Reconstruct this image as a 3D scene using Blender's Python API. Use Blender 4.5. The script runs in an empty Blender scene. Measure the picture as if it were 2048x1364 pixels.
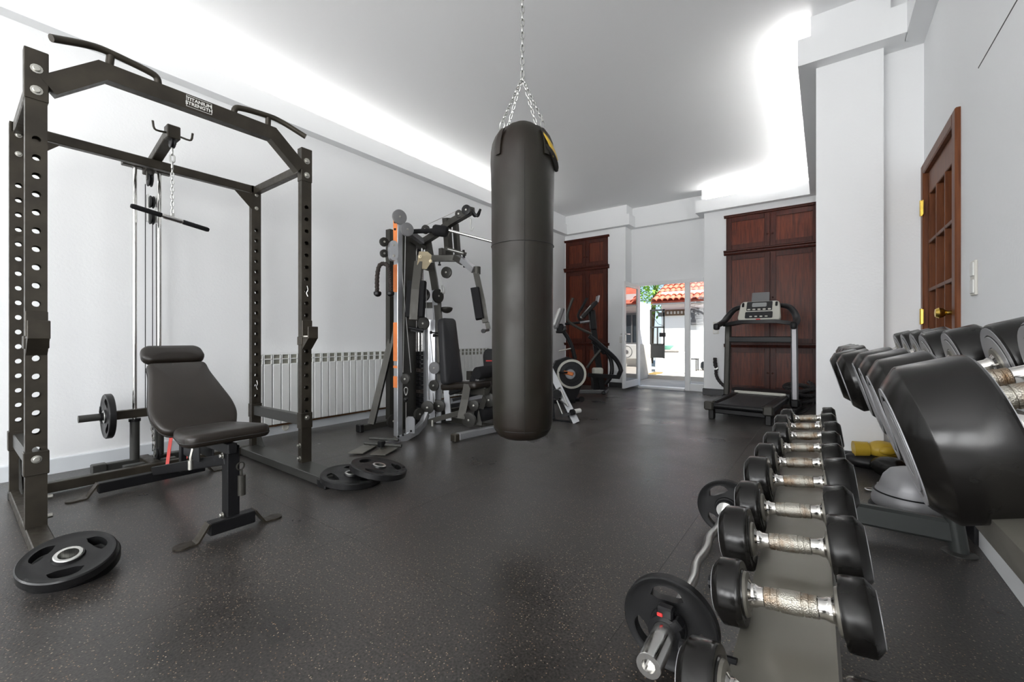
import bpy, bmesh, math, random
from mathutils import Vector, Matrix
random.seed(7)
SC = bpy.context.scene
COL = SC.collection
V = Vector
PI = math.pi

# ------------------------------------------------------------------ camera, world, sun, exposure
FOC, CXP, CYP, CAMH = 840.0, 1024.0, 676.0, 0.95
YAW = math.atan(624 / 840.0)
SN, CS = math.sin(YAW), math.cos(YAW)
cam_data = bpy.data.cameras.new('camera')
cam_data.sensor_fit = 'HORIZONTAL'; cam_data.sensor_width = 36.0
cam_data.lens = FOC / 2048 * 36.0
cam_data.shift_y = -(682 - CYP) / 2048
cam_data.clip_start = 0.02
cam = bpy.data.objects.new('camera', cam_data); COL.objects.link(cam)
cam.location = (0, 0, CAMH); cam.rotation_euler = (PI / 2, 0, YAW)
SC.camera = cam

world = bpy.data.worlds.new('world'); SC.world = world; world.use_nodes = True
wn = world.node_tree.nodes; wl = world.node_tree.links
bg = wn['Background']
sky = wn.new('ShaderNodeTexSky'); sky.sky_type = 'HOSEK_WILKIE'
sky.turbidity = 4.0; sky.ground_albedo = 0.5
sky.sun_direction = V((0.55, -0.35, 0.75)).normalized()
wl.new(sky.outputs['Color'], bg.inputs['Color'])
bg.inputs['Strength'].default_value = 3.6

sun = bpy.data.lights.new('sun', 'SUN'); sun.energy = 9.0; sun.angle = 0.01; sun.color = (1, .96, .9)
so = bpy.data.objects.new('sun', sun); COL.objects.link(so)
so.rotation_euler = V((0.55, -0.35, 0.75)).to_track_quat('Z', 'Y').to_euler()

vs = SC.view_settings
vs.view_transform = 'Standard'; vs.look = 'None'; vs.gamma = 1.0; vs.use_curve_mapping = False
vs.exposure = 0.34

def area(name, loc, direction, sx, sy, power, color=(1, 1, 1)):
    l = bpy.data.lights.new(name, 'AREA'); l.shape = 'RECTANGLE'; l.size = sx; l.size_y = sy
    l.energy = power; l.color = color
    o = bpy.data.objects.new(name, l); COL.objects.link(o)
    o.location = loc; o.rotation_euler = V(direction).to_track_quat('-Z', 'Z').to_euler()
    return o
# daylight entering by three unseen windows behind the photographer, and by two added in the right wall for side light
WIN = [(-3.45, 1.3), (-1.85, 1.3), (-0.25, 1.3)]
for wx, ww in WIN:
    area('window_daylight', (wx, -5.12, 1.75), (0, 1, 0.25), ww, 1.7, 82, (1.0, .995, .985))
FILLWIN = [(-3.7, 1.6), (-1.7, 1.6)]  # added windows, put out of view to light the room from the right
for wy, ww in FILLWIN:
    area('side_fill_light', (0.577 + .13, wy, 1.75), (-1, 0.25, 0.15), ww, 1.7, 60, (1.0, .995, .98))

# ------------------------------------------------------------------ helpers
def A(px, py, D):
    """a point of the place from a sight line of the surveyed photograph and its real depth in metres"""
    r = (px - CXP) / FOC * D; u = (CYP - py) / FOC * D
    return V((-SN * D + CS * r, CS * D + SN * r, CAMH + u))

def axis_frame(d, up=None):
    d = V(d).normalized()
    if up is None: up = V((0, 0, 1)) if abs(d.z) < .95 else V((0, 1, 0))
    x = d.cross(V(up)).normalized(); y = x.cross(d).normalized()
    return x, y, d

_bc = {}
def bevel_box(sx, sy, sz, b, seg=1):
    k = (round(sx, 4), round(sy, 4), round(sz, 4), round(b, 4), seg)
    if k not in _bc:
        bm = bmesh.new(); bmesh.ops.create_cube(bm, size=1)
        bmesh.ops.scale(bm, vec=(sx, sy, sz), verts=bm.verts)
        if b > 0: bmesh.ops.bevel(bm, geom=bm.edges[:] , offset=min(b, .49 * min(sx, sy, sz)), segments=seg, affect='EDGES', profile=.5)
        bm.verts.ensure_lookup_table(); bm.verts.index_update()
        _bc[k] = ([v.co.copy() for v in bm.verts], [[v.index for v in f.verts] for f in bm.faces]); bm.free()
    return _bc[k]

class MB:
    def __init__(s): s.v = []; s.f = []
    def add(s, vs_, fs):
        o = len(s.v); s.v += [V(p) for p in vs_]; s.f += [[i + o for i in f] for f in fs]; return s
    def box(s, c, size, rot=None, b=0.0, seg=1):
        v, f = bevel_box(*size, b, seg)
        M = Matrix.Translation(V(c)) @ (rot.to_4x4() if rot is not None else Matrix.Identity(4))
        return s.add([M @ p for p in v], f)
    def mm(s, lo, hi, b=0.0):
        lo = V(lo); hi = V(hi); return s.box((lo + hi) / 2, hi - lo, None, b)
    def beam(s, p0, p1, w, h, up=None, b=0.004):
        p0 = V(p0); p1 = V(p1); x, y, d = axis_frame(p1 - p0, up)
        R = Matrix((x, y, d)).transposed()
        return s.box((p0 + p1) / 2, (w, h, (p1 - p0).length), R, b)
    def tube(s, p0, p1, r, r1=None, n=14, cap=True):
        p0 = V(p0); p1 = V(p1); r1 = r if r1 is None else r1; x, y, d = axis_frame(p1 - p0)
        vs_ = []
        for k in range(n):
            a = 2 * PI * k / n; e = x * math.cos(a) + y * math.sin(a); vs_ += [p0 + e * r, p1 + e * r1]
        fs = [[2 * k, 2 * ((k + 1) % n), 2 * ((k + 1) % n) + 1, 2 * k + 1] for k in range(n)]
        if cap: fs += [[2 * k for k in range(n)][::-1], [2 * k + 1 for k in range(n)]]
        return s.add(vs_, fs)
    def lathe(s, prof, c=(0, 0, 0), axis=(0, 0, 1), n=24):
        c = V(c); x, y, d = axis_frame(axis); vs_ = []; m = len(prof)
        for k in range(n):
            a = 2 * PI * k / n; e = x * math.cos(a) + y * math.sin(a)
            vs_ += [c + e * r + d * h for r, h in prof]
        fs = []
        for k in range(n):
            k2 = (k + 1) % n
            for j in range(m - 1): fs.append([k * m + j, k2 * m + j, k2 * m + j + 1, k * m + j + 1])
        if prof[0][0] > 1e-5: fs.append([k * m for k in range(n)][::-1])
        if prof[-1][0] > 1e-5: fs.append([k * m + m - 1 for k in range(n)])
        return s.add(vs_, fs)
    def ringlathe(s, prof, c, axis, n=24):
        """closed profile revolved (a ring)"""
        c = V(c); x, y, d = axis_frame(axis); vs_ = []; m = len(prof)
        for k in range(n):
            a = 2 * PI * k / n; e = x * math.cos(a) + y * math.sin(a)
            vs_ += [c + e * r + d * h for r, h in prof]
        fs = [[k * m + j, ((k + 1) % n) * m + j, ((k + 1) % n) * m + (j + 1) % m, k * m + (j + 1) % m] for k in range(n) for j in range(m)]
        return s.add(vs_, fs)
    def sweep(s, pts, prof, up=(0, 0, 1), closed=False, cap=True):
        """profile (u to the right of travel, w up) carried along a mitred polyline"""
        pts = [V(p) for p in pts]; n = len(pts); m = len(prof); up = V(up); vs_ = []
        def dr(i): return (pts[(i + 1) % n] - pts[i]).normalized()
        for i in range(n):
            if closed: d0, d1 = dr(i - 1), dr(i)
            else: d0 = dr(i - 1) if i else dr(0); d1 = dr(i) if i < n - 1 else dr(n - 2)
            nb = (d0 + d1).normalized(); x = d0.cross(up).normalized(); y = x.cross(d0)
            for u, w in prof:
                o = x * u + y * w; q = -(o.dot(nb)) / max(.2, d0.dot(nb)); vs_.append(pts[i] + o + d0 * q)
        fs = []
        for i in range(n if closed else n - 1):
            a = i * m; b_ = ((i + 1) % n) * m
            for j in range(m): fs.append([a + j, a + (j + 1) % m, b_ + (j + 1) % m, b_ + j])
        if cap and not closed: fs += [list(range(m))[::-1], [(n - 1) * m + j for j in range(m)]]
        return s.add(vs_, fs)
    def pipe(s, pts, r, n=8, closed=False, smooth=0):
        pts = [V(p) for p in pts]
        for _ in range(smooth):
            if isinstance(r, (list, tuple)): r = [r[0]] + [e for a, b_ in zip(r, r[1:]) for e in (a * .75 + b_ * .25, a * .25 + b_ * .75)] + [r[-1]]
            q = [] if closed else [pts[0]]
            rng = range(len(pts)) if closed else range(len(pts) - 1)
            for i in rng:
                a, b_ = pts[i], pts[(i + 1) % len(pts)]
                q += [a * .75 + b_ * .25, a * .25 + b_ * .75]
            if not closed: q.append(pts[-1])
            pts = q
        N = len(pts)
        def tg(i):
            if closed: return (pts[(i + 1) % N] - pts[i - 1]).normalized()
            return (pts[min(i + 1, N - 1)] - pts[max(i - 1, 0)]).normalized()
        x, y, d = axis_frame(tg(0)); vs_ = []
        for i in range(N):
            t = tg(i); x = (x - t * x.dot(t)).normalized(); y = t.cross(x)
            rr = r[i] if isinstance(r, (list, tuple)) else r
            vs_ += [pts[i] + (x * math.cos(2 * PI * k / n) + y * math.sin(2 * PI * k / n)) * rr for k in range(n)]
        fs = []
        for i in range(N if closed else N - 1):
            a = i * n; b_ = ((i + 1) % N) * n
            fs += [[a + k, a + (k + 1) % n, b_ + (k + 1) % n, b_ + k] for k in range(n)]
        if not closed: fs += [list(range(n))[::-1], [(N - 1) * n + k for k in range(n)]]
        return s.add(vs_, fs)
    def prism(s, poly, t, M):
        """polygon (x,y) extruded by t along local z, placed by M"""
        n = len(poly)
        vs_ = [M @ V((x, y, 0)) for x, y in poly] + [M @ V((x, y, t)) for x, y in poly]
        fs = [list(range(n))[::-1], list(range(n, 2 * n))] + [[i, (i + 1) % n, n + (i + 1) % n, n + i] for i in range(n)]
        return s.add(vs_, fs)
    def pad(s, outline, t, M, b=None, puff=.008):
        """upholstered slab: outline rounded over at both faces, faces slightly domed"""
        b = b or t * .35; n = len(outline); P = [V((x, y)) for x, y in outline]
        nm = []
        for i in range(n):
            e0 = (P[i] - P[i - 1]).normalized(); e1 = (P[(i + 1) % n] - P[i]).normalized()
            a = e0 + e1; nv = V((a.y, -a.x)).normalized(); nm.append(-nv)
        ar = sum(P[i - 1].x * P[i].y - P[i].x * P[i - 1].y for i in range(n))
        if ar < 0: nm = [-q for q in nm]
        c = sum(P, V((0, 0))) / n; rings = []
        K = 4
        for k in range(K + 1):
            a = PI / 2 * k / K; rings.append(([P[i] + nm[i] * b * (1 - math.sin(a)) for i in range(n)], b * (1 - math.cos(a))))
        for k in range(K + 1):
            a = PI / 2 * k / K; rings.append(([P[i] + nm[i] * b * (1 - math.cos(a)) for i in range(n)], t - b + b * math.sin(a)))
        last = rings[-1][0]
        for q, z in ((.72, .7), (.4, .95)): rings.append(([c + (p - c) * q for p in last], t + puff * z))
        vs_ = []
        for ring, z in rings: vs_ += [M @ V((p.x, p.y, z)) for p in ring]
        fs = []
        for k in range(len(rings) - 1):
            for i in range(n): fs.append([k * n + i, k * n + (i + 1) % n, (k + 1) * n + (i + 1) % n, (k + 1) * n + i])
        fs.append(list(range(n))[::-1]); fs.append([(len(rings) - 1) * n + i for i in range(n)])
        return s.add(vs_, fs)
    def mesh(s, name, mat, ang=35):
        me = bpy.data.meshes.new(name); me.from_pydata([tuple(p) for p in s.v], [], s.f)
        bm = bmesh.new(); bm.from_mesh(me); bmesh.ops.recalc_face_normals(bm, faces=bm.faces); bm.to_mesh(me); bm.free()
        me.polygons.foreach_set('use_smooth', [ang > 0] * len(me.polygons))
        if ang > 0: me.set_sharp_from_angle(angle=math.radians(ang))
        me.materials.append(M_[mat] if isinstance(mat, str) else mat)
        return me
    def build(s, name, mat, parent=None, ang=35):
        if parent is not None and parent in ROOT:
            I = ROOT[parent]; s.v = [I @ p for p in s.v]
        o = bpy.data.objects.new(name, s.mesh(name, mat, ang)); COL.objects.link(o)
        if parent is not None:
            o.parent = parent
            if parent in ROOT: ROOT[o] = Matrix.Identity(4) if False else ROOT[parent]
        return o

ROOT = {}
def tag(o, label=None, cat=None, group=None, kind=None):
    if label: o['label'] = label
    if cat: o['category'] = cat
    if group: o['group'] = group
    if kind: o['kind'] = kind
    return o
def thing(name, label, cat, loc=(0, 0, 0), rot=(0, 0, 0), group=None, world=True):
    """an Empty at the base of a thing; with world=True its parts are given in world coordinates"""
    o = bpy.data.objects.new(name, None); COL.objects.link(o); o.empty_display_size = .1
    o.location = loc; o.rotation_euler = rot; tag(o, label, cat, group)
    if world:
        from mathutils import Euler
        ROOT[o] = (Matrix.Translation(V(loc)) @ Euler(rot).to_matrix().to_4x4()).inverted()
    return o
def inst(name, me, parent, loc=(0, 0, 0), rot=(0, 0, 0)):
    o = bpy.data.objects.new(name, me); COL.objects.link(o); o.parent = parent
    o.location = loc; o.rotation_euler = rot; return o
def copy_tree(o, parent=None):
    c = o.copy(); COL.objects.link(c); c.parent = parent
    for ch in [k for k in o.children]: copy_tree(ch, c)
    return c
def struct(name, mb, mat, parent=None, ang=0):
    o = mb.build(name, mat, parent, ang); o['kind'] = 'structure'; return o

# ------------------------------------------------------------------ materials
M_ = {}
def mat(name, col, rough=.5, metal=0.0, spec=.5, bump=None, var=None, coat=0.0, emit=None, trans=0.0, alpha=1.0, rvar=None):
    m = bpy.data.materials.new(name); m.use_nodes = True; nt = m.node_tree; N = nt.nodes; L = nt.links
    p = N['Principled BSDF']
    p.inputs['Base Color'].default_value = (*col, 1); p.inputs['Roughness'].default_value = rough
    p.inputs['Metallic'].default_value = metal; p.inputs['Specular IOR Level'].default_value = spec
    p.inputs['Coat Weight'].default_value = coat; p.inputs['Coat Roughness'].default_value = .08
    p.inputs['Transmission Weight'].default_value = trans; p.inputs['Alpha'].default_value = alpha
    if emit: p.inputs['Emission Color'].default_value = (*emit[0], 1); p.inputs['Emission Strength'].default_value = emit[1]
    tc = N.new('ShaderNodeTexCoord')
    if bump:
        n = N.new('ShaderNodeTexNoise'); n.inputs['Scale'].default_value = bump[0]; n.inputs['Detail'].default_value = 4
        b = N.new('ShaderNodeBump'); b.inputs['Strength'].default_value = bump[1]; b.inputs['Distance'].default_value = bump[2] if len(bump) > 2 else .004
        L.new(tc.outputs['Object'], n.inputs['Vector']); L.new(n.outputs['Fac'], b.inputs['Height']); L.new(b.outputs['Normal'], p.inputs['Normal'])
    if var:
        n = N.new('ShaderNodeTexNoise'); n.inputs['Scale'].default_value = var[0]; n.inputs['Detail'].default_value = 5
        r = N.new('ShaderNodeValToRGB'); r.color_ramp.elements[0].position = var[2] if len(var) > 2 else .35; r.color_ramp.elements[1].position = var[3] if len(var) > 3 else .7
        r.color_ramp.elements[0].color = (*col, 1); r.color_ramp.elements[1].color = (*var[1], 1)
        L.new(tc.outputs['Object'], n.inputs['Vector']); L.new(n.outputs['Fac'], r.inputs['Fac']); L.new(r.outputs['Color'], p.inputs['Base Color'])
    if rvar:
        n = N.new('ShaderNodeTexNoise'); n.inputs['Scale'].default_value = rvar[0]; n.inputs['Detail'].default_value = 5
        r = N.new('ShaderNodeMapRange'); r.inputs['From Min'].default_value = .3; r.inputs['From Max'].default_value = .7
        r.inputs['To Min'].default_value = rvar[1]; r.inputs['To Max'].default_value = rvar[2]
        L.new(tc.outputs['Object'], n.inputs['Vector']); L.new(n.outputs['Fac'], r.inputs['Value']); L.new(r.outputs['Result'], p.inputs['Roughness'])
    M_[name] = m; return m

mat('plaster', (.86, .87, .88), .75, bump=(60, .25, .004))
mat('ceiling_paint', (.92, .925, .93), .85, bump=(45, .2, .003))
mat('trim_paint', (.86, .87, .88), .6)
mat('skirting', (.66, .69, .72), .5)
mat('black_skirting', (.015, .015, .017), .4)
mat('rack_metal', (.030, .0255, .0195), .40, .3, spec=.35, var=(9, (.048, .041, .031)), rvar=(30, .3, .5))
mat('rack_metal_light', (.058, .058, .054), .38, .4, spec=.4)
mat('gym_metal', (.052, .050, .044), .4, .35, spec=.3, rvar=(20, .3, .5))
mat('gym_silver', (.45, .46, .48), .28, .75)
mat('dark_metal', (.010, .010, .011), .4, .2, spec=.2)
mat('chrome', (.72, .71, .69), .12, 1.0, rvar=(40, .08, .25))
mat('zinc', (.62, .62, .60), .28, 1.0)
mat('steel_bolt', (.50, .49, .45), .42, 1.0)
mat('black_rubber', (.008, .008, .0085), .34, spec=.35, bump=(150, .06, .001), rvar=(12, .26, .5))
mat('dumbbell_rubber', (.006, .0055, .005), .27, spec=.35, bump=(14, .08, .002), rvar=(9, .16, .36))
mat('black_plastic', (.010, .010, .011), .38, spec=.25)
mat('foam', (.012, .012, .013), .75, spec=.15, bump=(200, .2, .001))
mat('leather', (.016, .012, .009), .34, spec=.4, bump=(120, .12, .001), var=(4, (.009, .0065, .0046)), rvar=(7, .30, .42))
mat('bag_leather', (.014, .0125, .008), .40, spec=.4, bump=(90, .15, .0015), var=(3.2, (.012, .0064, .0042), .42, .72), rvar=(5, .34, .55))
mat('pulley_grey', (.030, .029, .026), .42, .2, spec=.3)
mat('pad_grey', (.022, .022, .024), .5, spec=.25, bump=(160, .1, .001))
mat('stitch', (.012, .011, .01), .7)
mat('yellow_leather', (.50, .33, .03), .4)
mat('red_band', (.55, .035, .025), .45)
mat('orange_tape', (.75, .22, .05), .5, var=(5, (.62, .17, .05)))
mat('red_print', (.6, .03, .03), .5)
mat('white_print', (.75, .75, .72), .5)
mat('white_plastic', (.72, .72, .7), .4)
mat('cream_plastic', (.55, .54, .48), .35)
mat('screen_grey', (.32, .33, .33), .2)
mat('radiator_white', (.76, .77, .76), .35)
mat('radiator_gap', (.30, .295, .25), .6)
mat('copper_pipe', (.22, .11, .05), .45, .5)
mat('tray_metal', (.19, .18, .155), .33, .5, bump=(60, .05, .001), rvar=(6, .26, .42))
mat('frame_green_grey', (.055, .06, .058), .35, .4)
mat('pvc_white', (.80, .81, .82), .3)
mat('brass', (.75, .52, .12), .25, 1.0)
mat('rope', (.03, .027, .028), .8, bump=(120, .4, .003))
mat('rope_dark', (.025, .018, .015), .75)
mat('glare_grey', (.26, .26, .27), .34, spec=.5)  # pale tone standing for grazing reflections on the black rubber heads
mat('upright_grey', (.20, .195, .205), .32, .5)
mat('ivory_metal', (.40, .34, .23), .4, .4)
mat('gap_shade', (.08, .08, .08), .7)  # shade of a gap, as a colour
mat('ivory', (.72, .70, .64), .4)
mat('led', (1, 1, 1), .5, emit=((1, .99, .96), 28))
mat('led_bright', (1, 1, 1), .5, emit=((1, .99, .97), 72))
mat('white_wall_out', (.80, .80, .79), .8, bump=(30, .3, .006))
mat('stone_out', (.55, .52, .47), .85, var=(3, (.38, .36, .33)), bump=(14, .5, .01))
mat('paving_out', (.62, .58, .52), .85, var=(2.5, (.50, .46, .41)), bump=(20, .4, .006))
mat('roof_tile', (.60, .13, .075), .8, var=(6, (.72, .22, .14)), bump=(25, .4, .01))
mat('gate_metal', (.03, .032, .033), .45, .3)
mat('shutter_grey', (.16, .16, .165), .5)
mat('teal_glaze', (.25, .62, .50), .3)
mat('doormat', (.28, .19, .06), .9, bump=(90, .6, .006))
mat('leaf_green', (.12, .32, .03), .55, var=(8, (.30, .5, .08)))
mat('bark', (.12, .08, .05), .9)
mat('silver_grey', (.36, .36, .37), .38, .3)
mat('blue_screen', (.02, .03, .04), .15)
mat('window_dark', (.05, .06, .07), .1)

def floor_mat():
    m = bpy.data.materials.new('rubber_flooring'); m.use_nodes = True; nt = m.node_tree; N = nt.nodes; L = nt.links
    p = N['Principled BSDF']; tc = N.new('ShaderNodeTexCoord')
    big = N.new('ShaderNodeTexNoise'); big.inputs['Scale'].default_value = 1.7; big.inputs['Detail'].default_value = 6
    r1 = N.new('ShaderNodeValToRGB'); r1.color_ramp.elements[0].position = .35; r1.color_ramp.elements[1].position = .7
    r1.color_ramp.elements[0].color = (.013, .0112, .0100, 1); r1.color_ramp.elements[1].color = (.028, .0245, .0222, 1)
    gr = N.new('ShaderNodeTexNoise'); gr.inputs['Scale'].default_value = 130; gr.inputs['Detail'].default_value = 3
    gm = N.new('ShaderNodeMix'); gm.data_type = 'RGBA'; gm.blend_type = 'MULTIPLY'; gm.inputs['Factor'].default_value = 1.0
    gr2 = N.new('ShaderNodeMapRange'); gr2.inputs['From Min'].default_value = .3; gr2.inputs['From Max'].default_value = .7; gr2.inputs['To Min'].default_value = .1; gr2.inputs['To Max'].default_value = 2.6
    vo = N.new('ShaderNodeTexVoronoi'); vo.inputs['Scale'].default_value = 105; vo.inputs['Randomness'].default_value = 1
    lt = N.new('ShaderNodeMath'); lt.operation = 'LESS_THAN'; lt.inputs[1].default_value = .21
    sel = N.new('ShaderNodeSeparateColor'); th = N.new('ShaderNodeMath'); th.operation = 'GREATER_THAN'; th.inputs[1].default_value = .45
    mu = N.new('ShaderNodeMath'); mu.operation = 'MULTIPLY'
    fc = N.new('ShaderNodeValToRGB'); fc.color_ramp.elements[0].color = (.22, .12, .06, 1); fc.color_ramp.elements[1].color = (.33, .28, .21, 1)
    mx = N.new('ShaderNodeMix'); mx.data_type = 'RGBA'
    L.new(tc.outputs['Object'], big.inputs['Vector']); L.new(tc.outputs['Object'], gr.inputs['Vector']); L.new(tc.outputs['Object'], vo.inputs['Vector'])
    L.new(big.outputs['Fac'], r1.inputs['Fac']); L.new(gr.outputs['Fac'], gr2.inputs['Value'])
    L.new(r1.outputs['Color'], gm.inputs['A']); L.new(gr2.outputs['Result'], gm.inputs['B'])
    L.new(vo.outputs['Distance'], lt.inputs[0]); L.new(vo.outputs['Color'], sel.inputs['Color']); L.new(sel.outputs['Red'], th.inputs[0])
    L.new(lt.outputs[0], mu.inputs[0]); L.new(th.outputs[0], mu.inputs[1]); L.new(sel.outputs['Green'], fc.inputs['Fac'])
    L.new(mu.outputs[0], mx.inputs['Factor']); L.new(gm.outputs['Result'], mx.inputs['A']); L.new(fc.outputs['Color'], mx.inputs['B'])
    L.new(mx.outputs['Result'], p.inputs['Base Color'])
    rr = N.new('ShaderNodeMapRange'); rr.inputs['From Min'].default_value = .3; rr.inputs['From Max'].default_value = .75; rr.inputs['To Min'].default_value = .25; rr.inputs['To Max'].default_value = .44
    L.new(big.outputs['Fac'], rr.inputs['Value']); L.new(rr.outputs['Result'], p.inputs['Roughness'])
    b = N.new('ShaderNodeBump'); b.inputs['Strength'].default_value = .22; b.inputs['Distance'].default_value = .003
    L.new(gr.outputs['Fac'], b.inputs['Height']); L.new(b.outputs['Normal'], p.inputs['Normal'])
    p.inputs['Specular IOR Level'].default_value = .6
    p.inputs['Sheen Weight'].default_value = .06; p.inputs['Sheen Roughness'].default_value = .35
    M_['floor'] = m
floor_mat()

def wood_mat(name, c0, c1, rough=.35):
    m = bpy.data.materials.new(name); m.use_nodes = True; nt = m.node_tree; N = nt.nodes; L = nt.links
    p = N['Principled BSDF']; tc = N.new('ShaderNodeTexCoord'); mp = N.new('ShaderNodeMapping'); mp.inputs['Scale'].default_value = (22, 22, 1.6)
    n = N.new('ShaderNodeTexNoise'); n.inputs['Scale'].default_value = 2.2; n.inputs['Detail'].default_value = 7; n.inputs['Distortion'].default_value = .6
    r = N.new('ShaderNodeValToRGB'); r.color_ramp.elements[0].position = .32; r.color_ramp.elements[1].position = .68
    r.color_ramp.elements[0].color = (*c0, 1); r.color_ramp.elements[1].color = (*c1, 1)
    L.new(tc.outputs['Object'], mp.inputs['Vector']); L.new(mp.outputs['Vector'], n.inputs['Vector']); L.new(n.outputs['Fac'], r.inputs['Fac']); L.new(r.outputs['Color'], p.inputs['Base Color'])
    p.inputs['Roughness'].default_value = rough; p.inputs['Specular IOR Level'].default_value = .22
    M_[name] = m
wood_mat('mahogany', (.030, .006, .0035), (.070, .014, .007), .36)
wood_mat('mahogany_panel', (.055, .010, .0055), (.135, .030, .012), .34)
wood_mat('door_wood', (.10, .030, .010), (.17, .055, .018), .4)
wood_mat('door_panel_wood', (.035, .010, .006), (.085, .025, .012), .2)

def glass_mat(name, tint=(1, 1, 1), refl=.12, rough=.0):
    m = bpy.data.materials.new(name); m.use_nodes = True; nt = m.node_tree; N = nt.nodes; L = nt.links
    N.remove(N['Principled BSDF']); out = N['Material Output']
    t = N.new('ShaderNodeBsdfTransparent'); t.inputs['Color'].default_value = (*tint, 1)
    g = N.new('ShaderNodeBsdfGlossy'); g.inputs['Roughness'].default_value = rough
    fr = N.new('ShaderNodeFresnel'); fr.inputs['IOR'].default_value = 1.6
    ad = N.new('ShaderNodeMath'); ad.operation = 'ADD'; ad.inputs[1].default_value = refl; ad.use_clamp = True
    mx = N.new('ShaderNodeMixShader')
    L.new(fr.outputs[0], ad.inputs[0]); L.new(ad.outputs[0], mx.inputs[0]); L.new(t.outputs[0], mx.inputs[1]); L.new(g.outputs[0], mx.inputs[2]); L.new(mx.outputs[0], out.inputs['Surface'])
    M_[name] = m
glass_mat('pane_glass', (.97, .98, .98), .03)
glass_mat('leaf_glass', (.55, .58, .58), .38)

def handle_mat():
    m = bpy.data.materials.new('knurled_chrome'); m.use_nodes = True; nt = m.node_tree; N = nt.nodes; L = nt.links
    p = N['Principled BSDF']; p.inputs['Metallic'].default_value = 1
    tc = N.new('ShaderNodeTexCoord'); sx = N.new('ShaderNodeSeparateXYZ'); L.new(tc.outputs['Object'], sx.inputs[0])
    oi = N.new('ShaderNodeObjectInfo')
    ab = N.new('ShaderNodeMath'); ab.operation = 'ABSOLUTE'; L.new(sx.outputs['X'], ab.inputs[0])
    lt = N.new('ShaderNodeMath'); lt.operation = 'LESS_THAN'; lt.inputs[1].default_value = .037; L.new(ab.outputs[0], lt.inputs[0])
    n = N.new('ShaderNodeTexNoise'); n.noise_dimensions = '4D'; n.inputs['Scale'].default_value = 28; n.inputs['Detail'].default_value = 5
    L.new(tc.outputs['Object'], n.inputs['Vector'])
    wq = N.new('ShaderNodeMath'); wq.operation = 'MULTIPLY'; wq.inputs[1].default_value = 37; L.new(oi.outputs['Random'], wq.inputs[0]); L.new(wq.outputs[0], n.inputs['W'])
    r = N.new('ShaderNodeValToRGB'); r.color_ramp.elements[0].position = .45; r.color_ramp.elements[1].position = .72
    r.color_ramp.elements[0].color = (.46, .44, .39, 1); r.color_ramp.elements[1].color = (.24, .13, .05, 1)
    L.new(n.outputs['Fac'], r.inputs['Fac'])
    mx = N.new('ShaderNodeMix'); mx.data_type = 'RGBA'; mx.inputs['A'].default_value = (.74, .72, .69, 1)
    L.new(lt.outputs[0], mx.inputs['Factor']); L.new(r.outputs['Color'], mx.inputs['B']); L.new(mx.outputs['Result'], p.inputs['Base Color'])
    mr = N.new('ShaderNodeMapRange'); mr.inputs['To Min'].default_value = .14; mr.inputs['To Max'].default_value = .5; L.new(lt.outputs[0], mr.inputs['Value']); L.new(mr.outputs['Result'], p.inputs['Roughness'])
    ck = N.new('ShaderNodeTexVoronoi'); ck.inputs['Scale'].default_value = 420; b = N.new('ShaderNodeBump'); b.inputs['Distance'].default_value = .0008
    L.new(tc.outputs['Object'], ck.inputs['Vector']); L.new(ck.outputs['Distance'], b.inputs['Height']); L.new(lt.outputs[0], b.inputs['Strength']); L.new(b.outputs['Normal'], p.inputs['Normal'])
    M_['knurled'] = m
handle_mat()

# ------------------------------------------------------------------ the room
XL, XR, YB, YREC, YS, ZC = -4.34, 0.577, 7.70, 8.00, -5.00, 3.47
RX0, RX1 = -3.03, -1.64          # recess of the glass door
CXL, CY1, CX2, CY2 = -0.05, 4.08, 0.35, 4.19   # wall block by the wooden door
fl = struct('floor', MB().mm((XL - .3, YS - .3, -.25), (1.2, YREC + .1, -.011)), 'black_skirting')
xs = [XL, -3.14, -1.84, -.54, XR]; ys = [YS, -3.95, -2.25, -.55, 1.15, 2.85, 4.55, 6.25, YB]
G = .0005
for i in range(4):
    for j in range(8):
        MB().mm((xs[i] + G, ys[j] + G, -.011), (xs[i + 1] - G, ys[j + 1] - G, 0)).build('rubber_mat', 'floor', fl, 0)
MB().mm((RX0, YB + G, -.011), (RX1, YREC - .06, 0)).build('rubber_mat', 'floor', fl, 0)
struct('ceiling', MB().mm((XL - .3, YS - .3, ZC), (1.2, 8.4, ZC + .2)), 'ceiling_paint')
struct('wall_left', MB().mm((XL - .25, YS - .3, -.2), (XL, 8.4, ZC + .05)), 'plaster')
wb = MB().mm((XL, YB, -.2), (RX0, 8.3, ZC + .05)).mm((RX1, YB, -.2), (CXL + .02, 8.3, ZC + .05)).mm((RX0, YREC, 2.02), (RX1, 8.3, ZC + .05))
struct('wall_back', wb, 'plaster')
struct('wall_column', MB().mm((CXL, CY1, -.2), (CX2, 8.3, ZC + .05)).mm((CX2, CY2, -.2), (1.1, 8.3, ZC + .05)), 'plaster')
DY0, DY1, DZ = 3.25, 4.08, 2.10    # opening of the wooden door
WZ0, WZ1 = .9, 2.6
wr = MB().mm((XR, -.7, -.2), (XR + .25, DY0 - .06, ZC + .05)).mm((XR, YS - .3, -.2), (XR + .25, -.7, WZ0)).mm((XR, YS - .3, WZ1), (XR + .25, -.7, ZC + .05))
ye = [YS - .3] + [e for wy, ww in FILLWIN for e in (wy - ww / 2, wy + ww / 2)] + [-.7]
for i in range(0, len(ye), 2): wr.mm((XR, ye[i], WZ0), (XR + .25, ye[i + 1], WZ1))
wr.mm((XR, DY1 + .06, -.2), (XR + .25, CY2, ZC + .05)).mm((XR, DY0 - .06, DZ + .06), (XR + .25, DY1 + .06, ZC + .05))
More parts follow.
